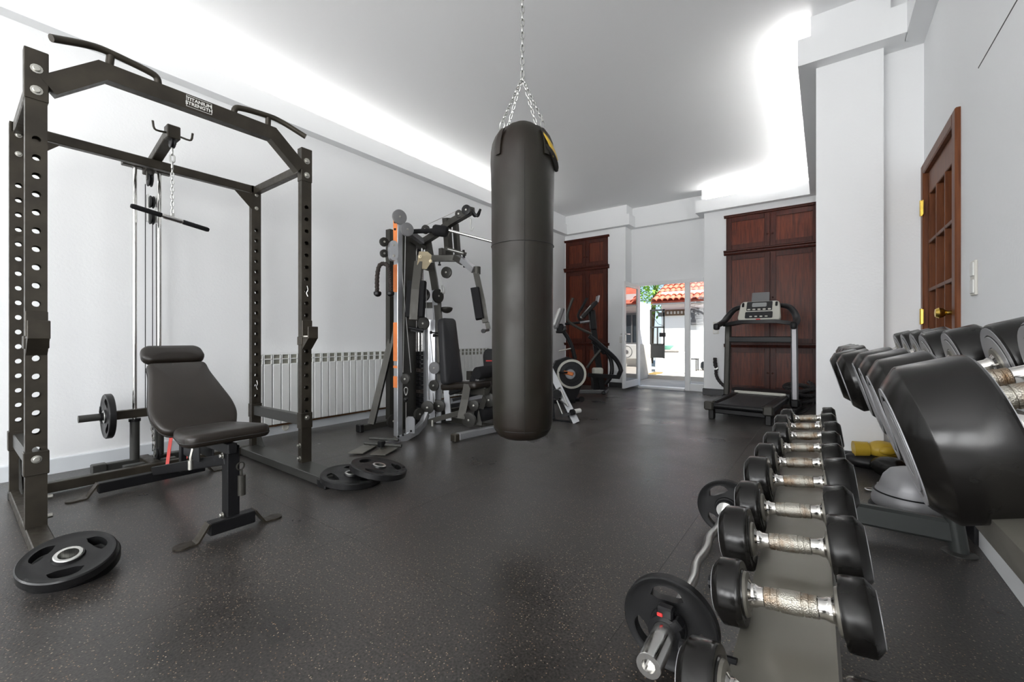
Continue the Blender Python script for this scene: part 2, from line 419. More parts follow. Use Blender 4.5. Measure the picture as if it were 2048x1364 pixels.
wr.mm((XR + .1, DY0 - .06, -.2), (XR + .25, DY1 + .06, DZ + .06))
struct('wall_right', wr, 'plaster')
struct('wall_right_panel', MB().mm((XR - .012, -.65, 0), (XR, 2.80, 2.18), .002), 'plaster')
struct('gap_shade_strip', MB().mm((XR - .0135, -.65, 2.178), (XR - .0005, 2.803, 2.183)), 'gap_shade')  # dark strip painting the shadow gap along the panel's top edge
# rear wall behind the photographer with three windows
rw = MB(); WZ0, WZ1 = .9, 2.6
edges = [XL] + [e for wx, ww in WIN for e in (wx - ww / 2, wx + ww / 2)] + [XR + .25]
for i in range(0, len(edges), 2): rw.mm((edges[i], YS - .2, -.2), (edges[i + 1], YS, ZC + .05))
for wx, ww in WIN:
    rw.mm((wx - ww / 2, YS - .2, -.2), (wx + ww / 2, YS, WZ0)); rw.mm((wx - ww / 2, YS - .2, WZ1), (wx + ww / 2, YS, ZC + .05))
struct('wall_rear', rw, 'plaster')
for i, (wx, ww) in enumerate(WIN):
    a, b = wx - ww / 2, wx + ww / 2; w_ = MB()
    for lo, hi in (((a, YS - .10, WZ0), (a + .06, YS - .04, WZ1)), ((b - .06, YS - .10, WZ0), (b, YS - .04, WZ1)), ((a, YS - .10, WZ0), (b, YS - .04, WZ0 + .06)), ((a, YS - .10, WZ1 - .06), (b, YS - .04, WZ1)), ((wx - .03, YS - .10, WZ0), (wx + .03, YS - .04, WZ1))): w_.mm(lo, hi, .004)
    wo = struct('window_%d' % (i + 1), w_, 'pvc_white')
for i, (wy, ww) in enumerate(FILLWIN):
    a, b = wy - ww / 2, wy + ww / 2; w_ = MB(); x0, x1 = XR + .05, XR + .11
    for lo, hi in (((x0, a, WZ0), (x1, a + .06, WZ1)), ((x0, b - .06, WZ0), (x1, b, WZ1)), ((x0, a, WZ0), (x1, b, WZ0 + .06)), ((x0, a, WZ1 - .06), (x1, b, WZ1)), ((x0, wy - .03, WZ0), (x1, wy + .03, WZ1))): w_.mm(lo, hi, .004)
    struct('window_%d' % (i + 4), w_, 'pvc_white')  # frames for the added side windows
# cornice running round the room
wall_path = [(XL, YS), (XL, YB), (RX0, YB), (RX0, YREC), (RX1, YREC), (RX1, YB), (CXL, YB), (CXL, CY1), (CX2, CY1), (CX2, CY2), (XR, CY2), (XR, YS)]
prof = [(-.0, 0), (.115, 0), (.115, .205), (0, .205)]
struct('trim_1', MB().sweep([(x, y, 3.07) for x, y in wall_path], prof), 'trim_paint')
struct('trim_2', MB().sweep([(x, y, 3.275) for x, y in wall_path], [(0, 0), (.035, 0), (.035, ZC - 3.275), (0, ZC - 3.275)]), 'trim_paint')
# LED strips lying in the cove behind the cornice
def led(label, lo, hi, m='led_bright'):
    tag(MB().mm(lo, hi).build('led_strip', m, None, 0), label, 'light', 'cove LED strips')
led('long warm white LED strip in the cove along the radiator wall', (XL + .036, -2.5, 3.279), (XL + .044, 6.4, 3.297), 'led')
led('white LED strip in the cove above the dark cabinet by the treadmill', (RX1 + .05, YB - .044, 3.279), (CXL - .1, YB - .036, 3.297))
led('white LED strip in the cove along the wall beside the treadmill', (CXL - .044, CY1 - .03, 3.279), (CXL - .036, YB - .1, 3.297))
# skirtings
bp = [(XL, YS), (XL, YB)]
struct('baseboard_left', MB().sweep([(x, y, 0) for x, y in bp], [(0, 0), (.014, 0), (.014, .10), (.009, .108), (0, .108)]), 'skirting')
def bb(name, pts): struct(name, MB().sweep([(x, y, 0) for x, y in pts], [(0, 0), (.022, 0), (.022, .085), (.016, .095), (0, .095)]), 'black_skirting')
bb('baseboard_back', [(-3.36, YB), (RX0, YB), (RX0, YREC - .08)])
bb('baseboard_door', [(RX1, YREC - .08), (RX1, YB), (-1.31, YB)])
bb('baseboard_column', [(CXL, YB - .02), (CXL, CY1), (CX2, CY1), (CX2, CY2), (XR, CY2)])
bb('baseboard_right', [(XR, 3.17), (XR, 2.82)])

# ---- glass door set in the recess
d1 = MB()
FZ = 2.02
for lo, hi in (((RX0, YREC - .06, .0), (-2.86, YREC + .02, FZ)), ((RX1 - .06, YREC - .06, 0), (RX1, YREC + .02, FZ)), ((-2.86, YREC - .06, FZ - .07), (RX1 - .06, YREC + .02, FZ)), ((-2.02, YREC - .06, .0), (-1.935, YREC + .02, FZ - .07)), ((-1.935, YREC - .06, .0), (RX1 - .06, YREC + .02, .13))): d1.mm(lo, hi, .005)
dd = struct('door_1', d1, 'pvc_white')
MB().mm((-1.935, YREC - .03, .13), (RX1 - .06, YREC - .022, FZ - .07)).build('pane', 'pane_glass', dd, 0)
MB().mm((-2.86, YREC - .1, -.01), (-2.02, YREC + .12, .035), .006).build('threshold', 'pvc_white', dd, 0)
lf = MB(); LX = -2.865; l0, l1 = 7.17, YREC - .065
for lo, hi in (((LX - .022, l0, .05), (LX + .022, l0 + .085, 1.965)), ((LX - .022, l1 - .085, .05), (LX + .022, l1, 1.965)), ((LX - .022, l0 + .085, 1.88), (LX + .022, l1 - .085, 1.965)), ((LX - .022, l0 + .085, .05), (LX + .022, l1 - .085, .17))): lf.mm(lo, hi, .005)
leaf = lf.build('leaf', 'pvc_white', dd, 0)
MB().mm((LX - .004, l0 + .085, .17), (LX + .004, l1 - .085, 1.88)).build('leaf_pane', 'leaf_glass', leaf, 0)
for s in (-1, 1):
    MB().tube((LX + s * .022, l0 + .045, 1.02), (LX + s * .06, l0 + .045, 1.02), .011).pipe([(LX + s * .06, l0 + .04, 1.02), (LX + s * .062, l0 + .16, 1.02)], .010).box((LX + s * .026, l0 + .045, .98), (.008, .032, .17), None, .003).build('handle', 'zinc', leaf)
# ---- wooden glazed door in the right wall
d2 = MB(); fx = XR - .022
d2.mm((fx, DY0 - .075, 0), (XR + .1, DY0, DZ + .07), .006).mm((fx, DY1, 0), (XR + .1, DY1 + .075, DZ + .07), .006).mm((fx, DY0, DZ), (XR + .1, DY1, DZ + .07), .006)
w2 = struct('door_2', d2, 'door_wood')
sx0, sx1 = XR + .004, XR + .05
lf2 = MB().mm((sx0, DY0 + .003, .02), (sx1, DY0 + .055, DZ - .003), .004).mm((sx0, DY1 - .055, .02), (sx1, DY1 - .003, DZ - .003), .004).mm((sx0, DY0 + .055, DZ - .16), (sx1, DY1 - .055, DZ - .003), .004).mm((sx0, DY0 + .055, .02), (sx1, DY1 - .055, .95), .004)
yy = [DY0 + .055 + k * (DY1 - DY0 - .11) / 3 for k in range(4)]; zz = [.95 + k * (DZ - .16 - .95) / 3 for k in range(4)]
for y in yy[1:3]: lf2.mm((sx0 - .004, y - .011, .95), (sx1, y + .011, DZ - .16), .003)
for z in zz[1:3]: lf2.mm((sx0 - .004, DY0 + .055, z - .011), (sx1, DY1 - .055, z + .011), .003)
leaf2 = lf2.build('door_leaf', 'door_wood', w2, 0)
for i in range(3):
    for j in range(3): MB().mm((sx1 - .010, yy[i] + .004, zz[j] + .004), (sx1 - .004, yy[i + 1] - .004, zz[j + 1] - .004)).build('pane', 'door_panel_wood', leaf2, 0)
for z in (1.86, 1.10, .25):
    MB().tube((XR - .028, DY1 + .0, z - .055), (XR - .028, DY1 + .0, z + .055), .010, n=10).mm((XR - .026, DY1 - .035, z - .05), (XR - .02, DY1 + .03, z + .05), .001).build('hinge', 'brass', leaf2)
MB().lathe([(.0, 0), (.028, 0), (.028, .008), (.012, .012), (.012, .035), (.026, .05), (.03, .066), (.022, .08), (0, .084)], (sx0, DY0 + .06, 1.09), (-1, 0, 0), 20).build('door_knob', 'brass', leaf2)

# ---- switches and sockets
def switch(name, label, cat, c, n, w, h, keys):
    c = V(c); n = V(n); x, y, d = axis_frame(n); R = Matrix((x, y, d)).transposed()
    t = thing(name, label, cat, c)
    MB().box(c + d * .005, (w, h, .01), R, .003).build('plate', 'ivory', t)
    for k in range(keys):
        off = y * ((k - (keys - 1) / 2) * h / keys)
        MB().box(c + d * .011 + off, (w * .7, h / keys * .78, .008), R, .002).build('rocker', 'white_plastic', t)
    return t
switch('light_switch', 'tall white light switch on the wall right of the wooden door', 'switch', (XR, 2.91, 1.235), (-1, 0, 0), .08, .165, 2)
switch('light_switch', 'white double light switch on the wall left of the treadmill cabinet', 'switch', (-1.455, YB, 1.12), (0, -1, 0), .085, .2, 3)
switch('wall_socket', 'small white wall socket between the glass door leaf and the dark cabinet', 'socket', (-3.11, YB, .92), (0, -1, 0), .07, .12, 1)
so_ = thing('wall_socket', 'round white socket low on the skirting under the rack crossbar', 'socket', (XL + .014, 2.02, .06))
MB().lathe([(0, 0), (.032, 0), (.034, .008), (.026, .012), (.024, .006), (0, .006)], (XL + .014, 2.02, .058), (1, 0, 0)).build('plate', 'ivory', so_)

# ---- built-in mahogany cupboards
def cupboard(name, label, x0, x1, yf, knobs=True):
    t = thing(name, label, 'cupboard', ((x0 + x1) / 2, yf, 0)); xm = (x0 + x1) / 2
    body = MB().mm((x0, yf - .006, 0), (x1, yf - .0005, 2.95)).mm((x0, yf - .03, .02), (x1, yf, .10), .004)
    body.build('carcass', 'mahogany', t, 0)
    def mould(z, d, h, nm): MB().sweep([(x0 - .03, yf, z), (x1 + .03, yf, z)], [(0, 0), (d * .55, 0), (d * .7, h * .3), (d * .75, h * .55), (d, h * .75), (d, h), (0, h)]).build(nm, 'mahogany', t, 0)
    mould(2.31, .07, .075, 'cornice'); mould(.80, .055, .055, 'cornice'); mould(2.925, .045, .04, 'top_moulding')
    for z0, z1 in ((.11, .79), (.865, 2.30), (2.395, 2.92)):
        for s in (0, 1):
            a, b = (x0 + .012, xm - .003) if s == 0 else (xm + .003, x1 - .012); r = .075
            f = MB(); y0, y1 = yf - .028, yf - .004
            for lo, hi in (((a, y0, z0), (a + r, y1, z1)), ((b - r, y0, z0), (b, y1, z1)), ((a + r, y0, z1 - r), (b - r, y1, z1)), ((a + r, y0, z0), (b - r, y1, z0 + r))): f.mm(lo, hi, .003)
            dr = f.build('door', 'mahogany', t, 0)
            MB().mm((a + r - .004, yf - .016, z0 + r - .004), (b - r + .004, yf - .008, z1 - r + .004)).build('panel', 'mahogany_panel', dr, 0)
            MB().sweep([(a + r, y0 + .006, z0 + r), (b - r, y0 + .006, z0 + r), (b - r, y0 + .006, z1 - r), (a + r, y0 + .006, z1 - r)], [(0, -.006), (.012, -.006), (.006, .007), (0, .007)], (0, -1, 0), True).build('bead', 'mahogany', dr, 0)
            kx = (b - .03) if s == 0 else (a + .03); kz = z0 + .18 if z0 > 2 else (z0 + z1) / 2
            if z0 < .5: kz = (z0 + z1) / 2 - .05
            MB().lathe([(.006, 0), (.006, .012), (.013, .018), (.014, .026), (.008, .032), (0, .033)], (kx, y0, kz), (0, -1, 0), 12).build('knob', 'mahogany', dr)
    return t
cupboard('built_in_cupboard', 'tall dark mahogany cupboard with panelled doors behind the treadmill', -1.30, CXL - .002, YB)
cupboard('built_in_cupboard', 'dark mahogany cupboard in the far corner behind the elliptical trainer', XL + .02, -3.385, YB)

# ---- radiator under the left wall and its pipe
ra = thing('radiator', 'white ribbed radiator along the left wall behind the cable machine', 'radiator', (XL, 3.4, .1))
ry0, pitch, nsec = 1.70, .0815, 42
for k in range(nsec):
    y = ry0 + k * pitch
    q = MB().mm((XL + .03, y + .003, .115), (XL + .10, y + pitch - .003, .70), .006)
    q.mm((XL + .03, y + .003, .70), (XL + .10, y + .012, .792), .003).mm((XL + .03, y + pitch - .012, .70), (XL + .10, y + pitch - .003, .792), .003)
    q.mm((XL + .03, y + .003, .742), (XL + .10, y + pitch - .003, .752), .002).mm((XL + .03, y + .003, .787), (XL + .10, y + pitch - .003, .794), .002)
    sec = q.build('radiator_section', 'radiator_white', ra, 0)
    MB().mm((XL + .035, y + .012, .70), (XL + .082, y + pitch - .012, .742)).mm((XL + .035, y + .012, .752), (XL + .086, y + pitch - .012, .787)).build('grille', 'radiator_gap', sec, 0)
MB().mm((XL + .025, ry0, .12), (XL + .05, ry0 + nsec * pitch, .785)).build('core', 'radiator_gap', ra, 0)
MB().mm((XL + .002, ry0 + .4, .55), (XL + .026, ry0 + .44, .60)).mm((XL + .002, ry0 + 2.8, .55), (XL + .026, ry0 + 2.84, .60)).build('bracket', 'radiator_white', ra, 0)
pp = thing('heating_pipe', 'thin brown heating pipe running below the radiator', 'pipe', (XL, 3.0, .1))
MB().pipe([(XL + .05, 1.35, .098), (XL + .05, 6.4, .098)], .009).build('run', 'copper_pipe', pp)
for y in (1.9, 2.9, 3.9): MB().mm((XL + .012, y, .088), (XL + .06, y + .02, .108), .002).build('clip', 'copper_pipe', pp, 0)

# ------------------------------------------------------------------ outside, seen by the glass door
struct('yard_floor', MB().mm((-9, 8.06, -.3), (7, 10.3, -.05)), 'paving_out')
struct('yard_terrace', MB().mm((-9, 10.3, -.3), (7, 17, .05), .01), 'paving_out')
struct('outer_wall', MB().mm((XL - .3, 8.3, -.2), (RX0, 8.4, 4.2)).mm((RX1, 8.3, -.2), (6, 8.4, 4.2)).mm((RX0, 8.3, 2.02), (RX1, 8.4, 4.2)), 'white_wall_out')
bl = thing('outbuilding', 'white outbuilding with red clay tile roof across the yard', 'building', (-1, 13, .05))
MB().mm((-3.98, 13, .05), (4.5, 16, 2.35)).mm((-3.98, 12.97, 1.95), (4.5, 13.0, 2.02)).build('wall', 'white_wall_out', bl, 0)
RS = V((0, 1, .46)).normalized(); ez, ey = 2.03, 12.68
MB().beam((.1, ey + .02, ez - .03), (.1, ey + .02 + RS.y * 4, ez - .03 + RS.z * 4), 8.6, .06, (1, 0, 0) and V((0, -RS.z, RS.y)), .0).build('roof_deck', 'roof_tile', bl, 0)
MB().mm((-4.15, ey - .01, ez - .085), (4.5, ey + .05, ez - .045)).build('gutter', 'shutter_grey', bl, 0)
tl = MB(); nn = 7; L_ = .40
vs_ = []
for e, (r, dz) in enumerate(((.085, .018), (.070, 0))):
    for k in range(nn):
        a = PI * k / (nn - 1); vs_.append(V((math.cos(a) * r, e * L_, math.sin(a) * r * .9 + dz)))
    for k in range(nn):
        a = PI * k / (nn - 1); vs_.append(V((math.cos(a) * (r - .014), e * L_, math.sin(a) * (r - .014) * .9 + dz)))
fs = []
for k in range(nn - 1):
    fs += [[k, k + 1, 2 * nn + k + 1, 2 * nn + k], [nn + k, nn + k + 1, 3 * nn + k + 1, 3 * nn + k][::-1], [k, k + 1, nn + k + 1, nn + k][::-1], [2 * nn + k, 2 * nn + k + 1, 3 * nn + k + 1, 3 * nn + k]]
tile_me = MB().add(vs_, fs).mesh('roof_tile', 'roof_tile', 50)
sl = math.atan(.46)
I_b = ROOT[bl]
for row in range(9):
    for cidx in range(20):
        x = -4.1 + cidx * .165 + (.01 if row % 2 else 0) + random.uniform(-.008, .008)
        s_ = row * .33
        p = V((x, ey - .03 + RS.y * s_, ez + RS.z * s_ + .01))
        inst('roof_tile', tile_me, bl, I_b @ p, (sl, 0, random.uniform(-.04, .04)))
# frieze under the eaves, shutter, reflected window and condenser
fz = MB().mm((-3.95, 12.94, 1.62), (-3.10, 13, 1.80), .01).build('beam', 'bark', bl, 0)
for k in range(7): MB().mm((-3.8 + k * .1, 12.925, 1.67), (-3.74 + k * .1, 12.95, 1.75), .008).build('rafter_end', 'stone_out', bl, 0)
sh = thing('roller_shutter', 'grey roller shutter on the white outbuilding wall', 'shutter', (-2.93, 13, 1.35))
MB().mm((-3.12, 12.93, 1.33), (-2.76, 12.99, 1.82), .01).build('case', 'shutter_grey', sh, 0)
for k in range(8): MB().mm((-3.105, 12.918, 1.35 + k * .055), (-2.775, 12.935, 1.395 + k * .055), .006).build('slat', 'shutter_grey', sh, 0)
wd = MB().mm((-1.12, 12.96, .78), (-.55, 12.985, 1.70)).build('window_glass', 'window_dark', bl, 0)
fr = MB()
for lo, hi in (((-1.16, 12.94, .74), (-1.10, 12.99, 1.74)), ((-.57, 12.94, .74), (-.51, 12.99, 1.74)), ((-1.16, 12.94, 1.68), (-.51, 12.99, 1.74)), ((-1.16, 12.94, .74), (-.51, 12.99, .80)), ((-.86, 12.94, .8), (-.81, 12.99, 1.68))): fr.mm(lo, hi, .004)
fr.build('window_frame', 'shutter_grey', bl, 0)
ac = thing('air_conditioner', 'white outdoor air conditioner below the outbuilding window, seen mirrored in the glass leaf', 'air conditioner', (-.85, 12.8, .3))
MB().mm((-1.2, 12.7, .30), (-.5, 12.95, .75), .02).build('case', 'white_plastic', ac, 0)
MB().ringlathe([(.17, 0), (.18, .01), (.19, 0)], (-.75, 12.70, .52), (0, -1, 0)).lathe([(.06, 0), (.06, .012), (0, .014)], (-.75, 12.70, .52), (0, -1, 0)).build('fan_grille', 'shutter_grey', ac)
MB().mm((-1.2, 12.75, .05), (-1.14, 12.9, .3)).mm((-.56, 12.75, .05), (-.5, 12.9, .3)).build('bracket', 'shutter_grey', ac, 0)
gw = thing('garden_wall', 'white garden wall with grey stained stone base left of the yard', 'wall', (-3.55, 9.5, -.05))
MB().mm((-3.95, 8.42, .80), (-3.50, 10.56, 1.80), .01).build('upper', 'white_wall_out', gw, 0)
MB().mm((-3.97, 8.42, -.05), (-3.48, 10.58, .80), .015).build('base', 'stone_out', gw, 0)
gt = thing('metal_gate', 'open dark metal yard gate with glazed upper part', 'gate', (-3.4, 10.45, .4))
gx0, gx1, gy = -3.50, -3.14, 10.5
g_ = MB()
for lo, hi in (((gx0, gy, .45), (gx0 + .035, gy + .03, 1.66)), ((gx1 - .035, gy, .45), (gx1, gy + .03, 1.66)), ((gx0, gy, 1.62), (gx1, gy + .03, 1.66)), ((gx0, gy, 1.20), (gx1, gy + .03, 1.235)), ((gx0 + .17, gy, .78), (gx0 + .2, gy + .03, 1.2)), ((gx0, gy, .78), (gx1, gy + .03, .81))): g_.mm(lo, hi, .003)
g_.pipe([(gx0 + .03, gy + .015, 1.55), (gx0 + .2, gy + .015, 1.30), (gx1 - .03, gy + .015, 1.25)], .006).build('frame', 'gate_metal', gt, 0)
MB().mm((gx0 + .02, gy + .005, .46), (gx1 - .02, gy + .02, .80)).build('bottom_panel', 'gate_metal', gt, 0)
MB().mm((gx0 + .2, gy + .0, 1.48), (gx1, gy + .03, 1.58)).build('top_panel', 'gate_metal', gt, 0)
MB().mm((gx1 - .12, gy - .02, .98), (gx1 + .02, gy + .04, 1.08), .004).build('lock_box', 'dark_metal', gt, 0)
MB().tube((gx0 - .02, gy + .015, .55), (gx0 + .0, gy + .015, .55), .015).tube((gx0 - .02, gy + .015, 1.5), (gx0, gy + .015, 1.5), .015).build('hinge', 'gate_metal', gt)
pl = thing('planter_wall', 'low white masonry planter with dark coping in the yard', 'planter', (-3.2, 11.4, .05))
MB().mm((-3.60, 11.2, .05), (-2.86, 11.9, .60), .015).build('body', 'white_wall_out', pl, 0)
MB().mm((-3.62, 11.18, .60), (-2.98, 11.92, .64), .008).build('coping', 'stone_out', pl, 0)
tb = MB().lathe([(0, 0), (.12, 0), (.2, .07), (.22, .11), (.2, .11), (.12, .03), (0, .02)], (-3.42, 11.5, .64), (0, 0, 1), 20).build('glazed_bowl', 'teal_glaze', None)
tag(tb, 'teal glazed bowl standing on the white planter', 'bowl')
dm = tag(MB().mm((-3.52, 10.36, .051), (-3.30, 10.9, .075), .006).build('door_mat', 'doormat', None, 0), 'small brown mat on the yard step by the gate', 'mat')
st = thing('garden_stool', 'small dark metal stool standing in the yard behind the fixed pane', 'stool', (-2.95, 12.3, .05))
for dx in (0, .22):
    for dy in (0, .2): MB().tube((-3.02 + dx, 12.2 + dy, .05), (-3.02 + dx, 12.2 + dy, .36), .014, n=8).build('leg', 'gate_metal', st)
MB().mm((-3.05, 12.17, .36), (-2.77, 12.43, .385), .006).build('seat', 'gate_metal', st, 0)
pot = tag(MB().lathe([(0, 0), (.10, 0), (.16, .08), (.15, .2), (.12, .24), (.1, .22), (0, .2)], (-2.62, 12.6, .05), (0, 0, 1), 18).build('flower_pot', 'gate_metal', None), 'round black pot in the yard right of the stool', 'pot')
tr = thing('tree', 'green leafy tree rising left of the clay roof', 'tree', (-5.0, 15.0, 0.05))
MB().pipe([(-5.0, 15, .05), (-4.95, 15, 1.2), (-4.8, 14.9, 2.4), (-4.6, 14.8, 3.3)], [.12, .1, .07, .03], 8).build('trunk', 'bark', tr)
lv = MB()
for k in range(1500):
    c = V((-5.0 + random.gauss(0, .7), 14.4 + random.gauss(0, .6), 2.75 + random.gauss(0, .65)))
    if c.z < 1.6 or (c.x > -4.2 and c.y > 12.5): continue
    R = Matrix.Rotation(random.uniform(0, 6.28), 3, 'Z') @ Matrix.Rotation(random.uniform(-1, 1), 3, 'X')
    s_ = random.uniform(.05, .10)
    lv.add([c + R @ V(p) * s_ for p in ((0, -1, 0), (.5, 0, .1), (0, 1, 0), (-.5, 0, .1))], [[0, 1, 2, 3]])
fo = lv.build('foliage', 'leaf_green', tr, 0); fo['kind'] = 'stuff'

# ------------------------------------------------------------------ small shared shapes
def bolt(mb, c, n, r=.012, h=.009):
    return mb.lathe([(r * 1.5, 0), (r * 1.5, .002), (r, .0025), (r, h), (r * .8, h + .002), (0, h + .002)], c, n, 12)

def holed_face(mb, x, y0, y1, zlist, cell, zb, zt, r=.0145, n=14):
    """a face in the plane x with a row of round holes"""
    ym = (y0 + y1) / 2; cells = sorted(zlist); zc = zb
    def quad(za, zb_): mb.add([(x, y0, za), (x, y1, za), (x, y1, zb_), (x, y0, zb_)], [[0, 1, 2, 3]])
    for z in cells:
        lo, hi = z - cell / 2, z + cell / 2
        if lo - zc > 1e-4: quad(zc, lo)
        inner = []; outer = []
        for k in range(n):
            a = 2 * PI * k / n + PI / n; c, s = math.cos(a), math.sin(a)
            inner.append((x, ym + c * r, z + s * r))
            q = min(((y1 - y0) / 2) / abs(c), (cell / 2) / abs(s)); outer.append((x, ym + c * q, z + s * q))
        corners = [(x, y1, hi), (x, y0, hi), (x, y0, lo), (x, y1, lo)]
        fs = [[k, (k + 1) % n, n + (k + 1) % n, n + k] for k in range(n)]
        ca = [math.atan2(hi - z, y1 - ym), PI - math.atan2(hi - z, y1 - ym), PI + math.atan2(hi - z, y1 - ym), 2 * PI - math.atan2(hi - z, y1 - ym)]
        extra = []
        for ci, an in enumerate(ca):
            k = int(math.floor((an - PI / n) / (2 * PI / n))) % n
            extra.append([n + k, 2 * n + ci, n + (k + 1) % n])
        mb.add(inner + outer + corners, fs + extra); zc = hi
    if zt - zc > 1e-4: quad(zc, zt)

def post(name, parent, xc, yc, z0, z1, sx, sy, holes, mat_='rack_metal'):
    m = MB(); x0, x1, y0, y1 = xc - sx / 2, xc + sx / 2, yc - sy / 2, yc + sy / 2
    for x in (x0, x1): holed_face(m, x, y0, y1, holes, .0853, z0, z1)
    for y in (y0, y1): m.add([(x0, y, z0), (x1, y, z0), (x1, y, z1), (x0, y, z1)], [[0, 1, 2, 3]])
    for z in (z0, z1): m.add([(x0, y0, z), (x1, y0, z), (x1, y1, z), (x0, y1, z)], [[0, 1, 2, 3]])
    return m.build(name, mat_, parent, 0)

def oval_link(L, W, r, n=6):
    pts = []
    a = (L - W) / 2
    for k in range(7): t = -PI / 2 + PI * k / 6; pts.append((math.cos(t) * (W / 2 - r) * 1.0, 0, 0)) if False else None
    pts = []
    R = W / 2 - r
    for k in range(6):
        t = PI * k / 5; pts.append((R * math.cos(t), 0, a + R * math.sin(t)))
    for k in range(6):
        t = PI + PI * k / 5; pts.append((R * math.cos(t), 0, -a + R * math.sin(t)))
    return MB().pipe(pts, r, n, True)
_links = {}
def chain(parent, p0, p1, L=.034, W=.02, r=.0032, mat_='zinc', name='chain_link'):
    p0 = V(p0); p1 = V(p1); d = p1 - p0; step = L - 2.6 * r; n = max(1, int(round(d.length / step)))
    k_ = (L, W, r, mat_)
    if k_ not in _links: _links[k_] = oval_link(L, W, r).mesh('chain_link', mat_, 60)
    q = d.to_track_quat('Z', 'Y'); I = ROOT.get(parent, Matrix.Identity(4))
    for k in range(n):
        o = bpy.data.objects.new(name, _links[k_]); COL.objects.link(o); o.parent = parent
        Mx = Matrix.Translation(p0 + d * ((k + .5) / n)) @ q.to_matrix().to_4x4() @ Matrix.Rotation(PI / 2 * (k % 2) + .4, 4, 'Z')
        o.matrix_local = I @ Mx

def plate_mesh(R=.19, t=.045, hub=.026, grips=3, rot0=.3, name='plate'):
    """rubber grip plate: raised rim, raised web, three hand openings; its axis is local z, centre at the origin"""
    n = 72; rm = R * .665; hh = R * .15; span = .50
    def AB(th):
        best = None
        for g in range(grips):
            d = (th - rot0 - g * 2 * PI / grips + PI) % (2 * PI) - PI
            if abs(d) < span:
                q = math.sqrt(max(0, 1 - (abs(d) / span) ** 2.6)); return rm - hh * q, rm + hh * q, q
        return rm, rm, 0
    prof = [('c', hub, .62), ('c', max(R * .21, hub + .016), .62), ('c', max(R * .23, hub + .019), .40), ('c', R * .36, .40), ('a', 0, .42), ('b', 0, .42), ('c', R * .87, .40), ('c', R * .905, .46), ('c', R * .97, .5), ('c', R, .38)]
    m = len(prof); top = []; bot = []
    for k in range(n):
        th = 2 * PI * k / n; a, b, q = AB(th)
        for kind, r, h in prof:
            rr = r if kind == 'c' else (a if kind == 'a' else b)
            if kind == 'c' and .3 < r / R < .4: rr = min(r, a - .004)
            hz = h * t
            top.append(V((rr * math.cos(th), rr * math.sin(th), hz))); bot.append(V((rr * math.cos(th), rr * math.sin(th), -hz)))
    vs_ = top + bot; o = n * m; fs = []
    for k in range(n):
        k2 = (k + 1) % n
        q = max(AB(2 * PI * k / n)[2], AB(2 * PI * k2 / n)[2])
        for j in range(m - 1):
            if j == 4: continue
            fs.append([k * m + j, k2 * m + j, k2 * m + j + 1, k * m + j + 1]); fs.append([o + k * m + j, o + k * m + j + 1, o + k2 * m + j + 1, o + k2 * m + j])
        if q > 0:
            for j in (4, 5): fs.append([k * m + j, k2 * m + j, o + k2 * m + j, o + k * m + j])
        fs.append([k * m + m - 1, k2 * m + m - 1, o + k2 * m + m - 1, o + k * m + m - 1])
        fs.append([k * m, k2 * m, o + k2 * m, o + k * m])
    mb = MB().add(vs_, fs); me = mb.mesh(name, 'black_rubber', 32)
    bm = bmesh.new(); bm.from_mesh(me); bmesh.ops.remove_doubles(bm, verts=bm.verts, dist=1e-5); bmesh.ops.recalc_face_normals(bm, faces=bm.faces); bm.to_mesh(me); bm.free()
    me.set_sharp_from_angle(angle=math.radians(32))
    return me
def weight_plate(label, loc, normal, R=.19, t=.045, spin=0.0, group=None, hub=.030, ring='zinc'):
    tp = thing('weight_plate', label, 'weight plate', loc, group=group, world=False)
    tp.rotation_mode = 'QUATERNION'; tp.rotation_quaternion = V(normal).to_track_quat('Z', 'Y') @ Matrix.Rotation(spin, 3, 'Z').to_quaternion()
    inst('disc', plate_mesh(R, t, hub), tp)
    MB().ringlathe([(hub, -t * .63), (hub + .013, -t * .63), (hub + .014, t * .6), (hub + .010, t * .68), (hub, t * .66)], (0, 0, 0), (0, 0, 1), 28).build('hub_ring', ring, tp)
    return tp

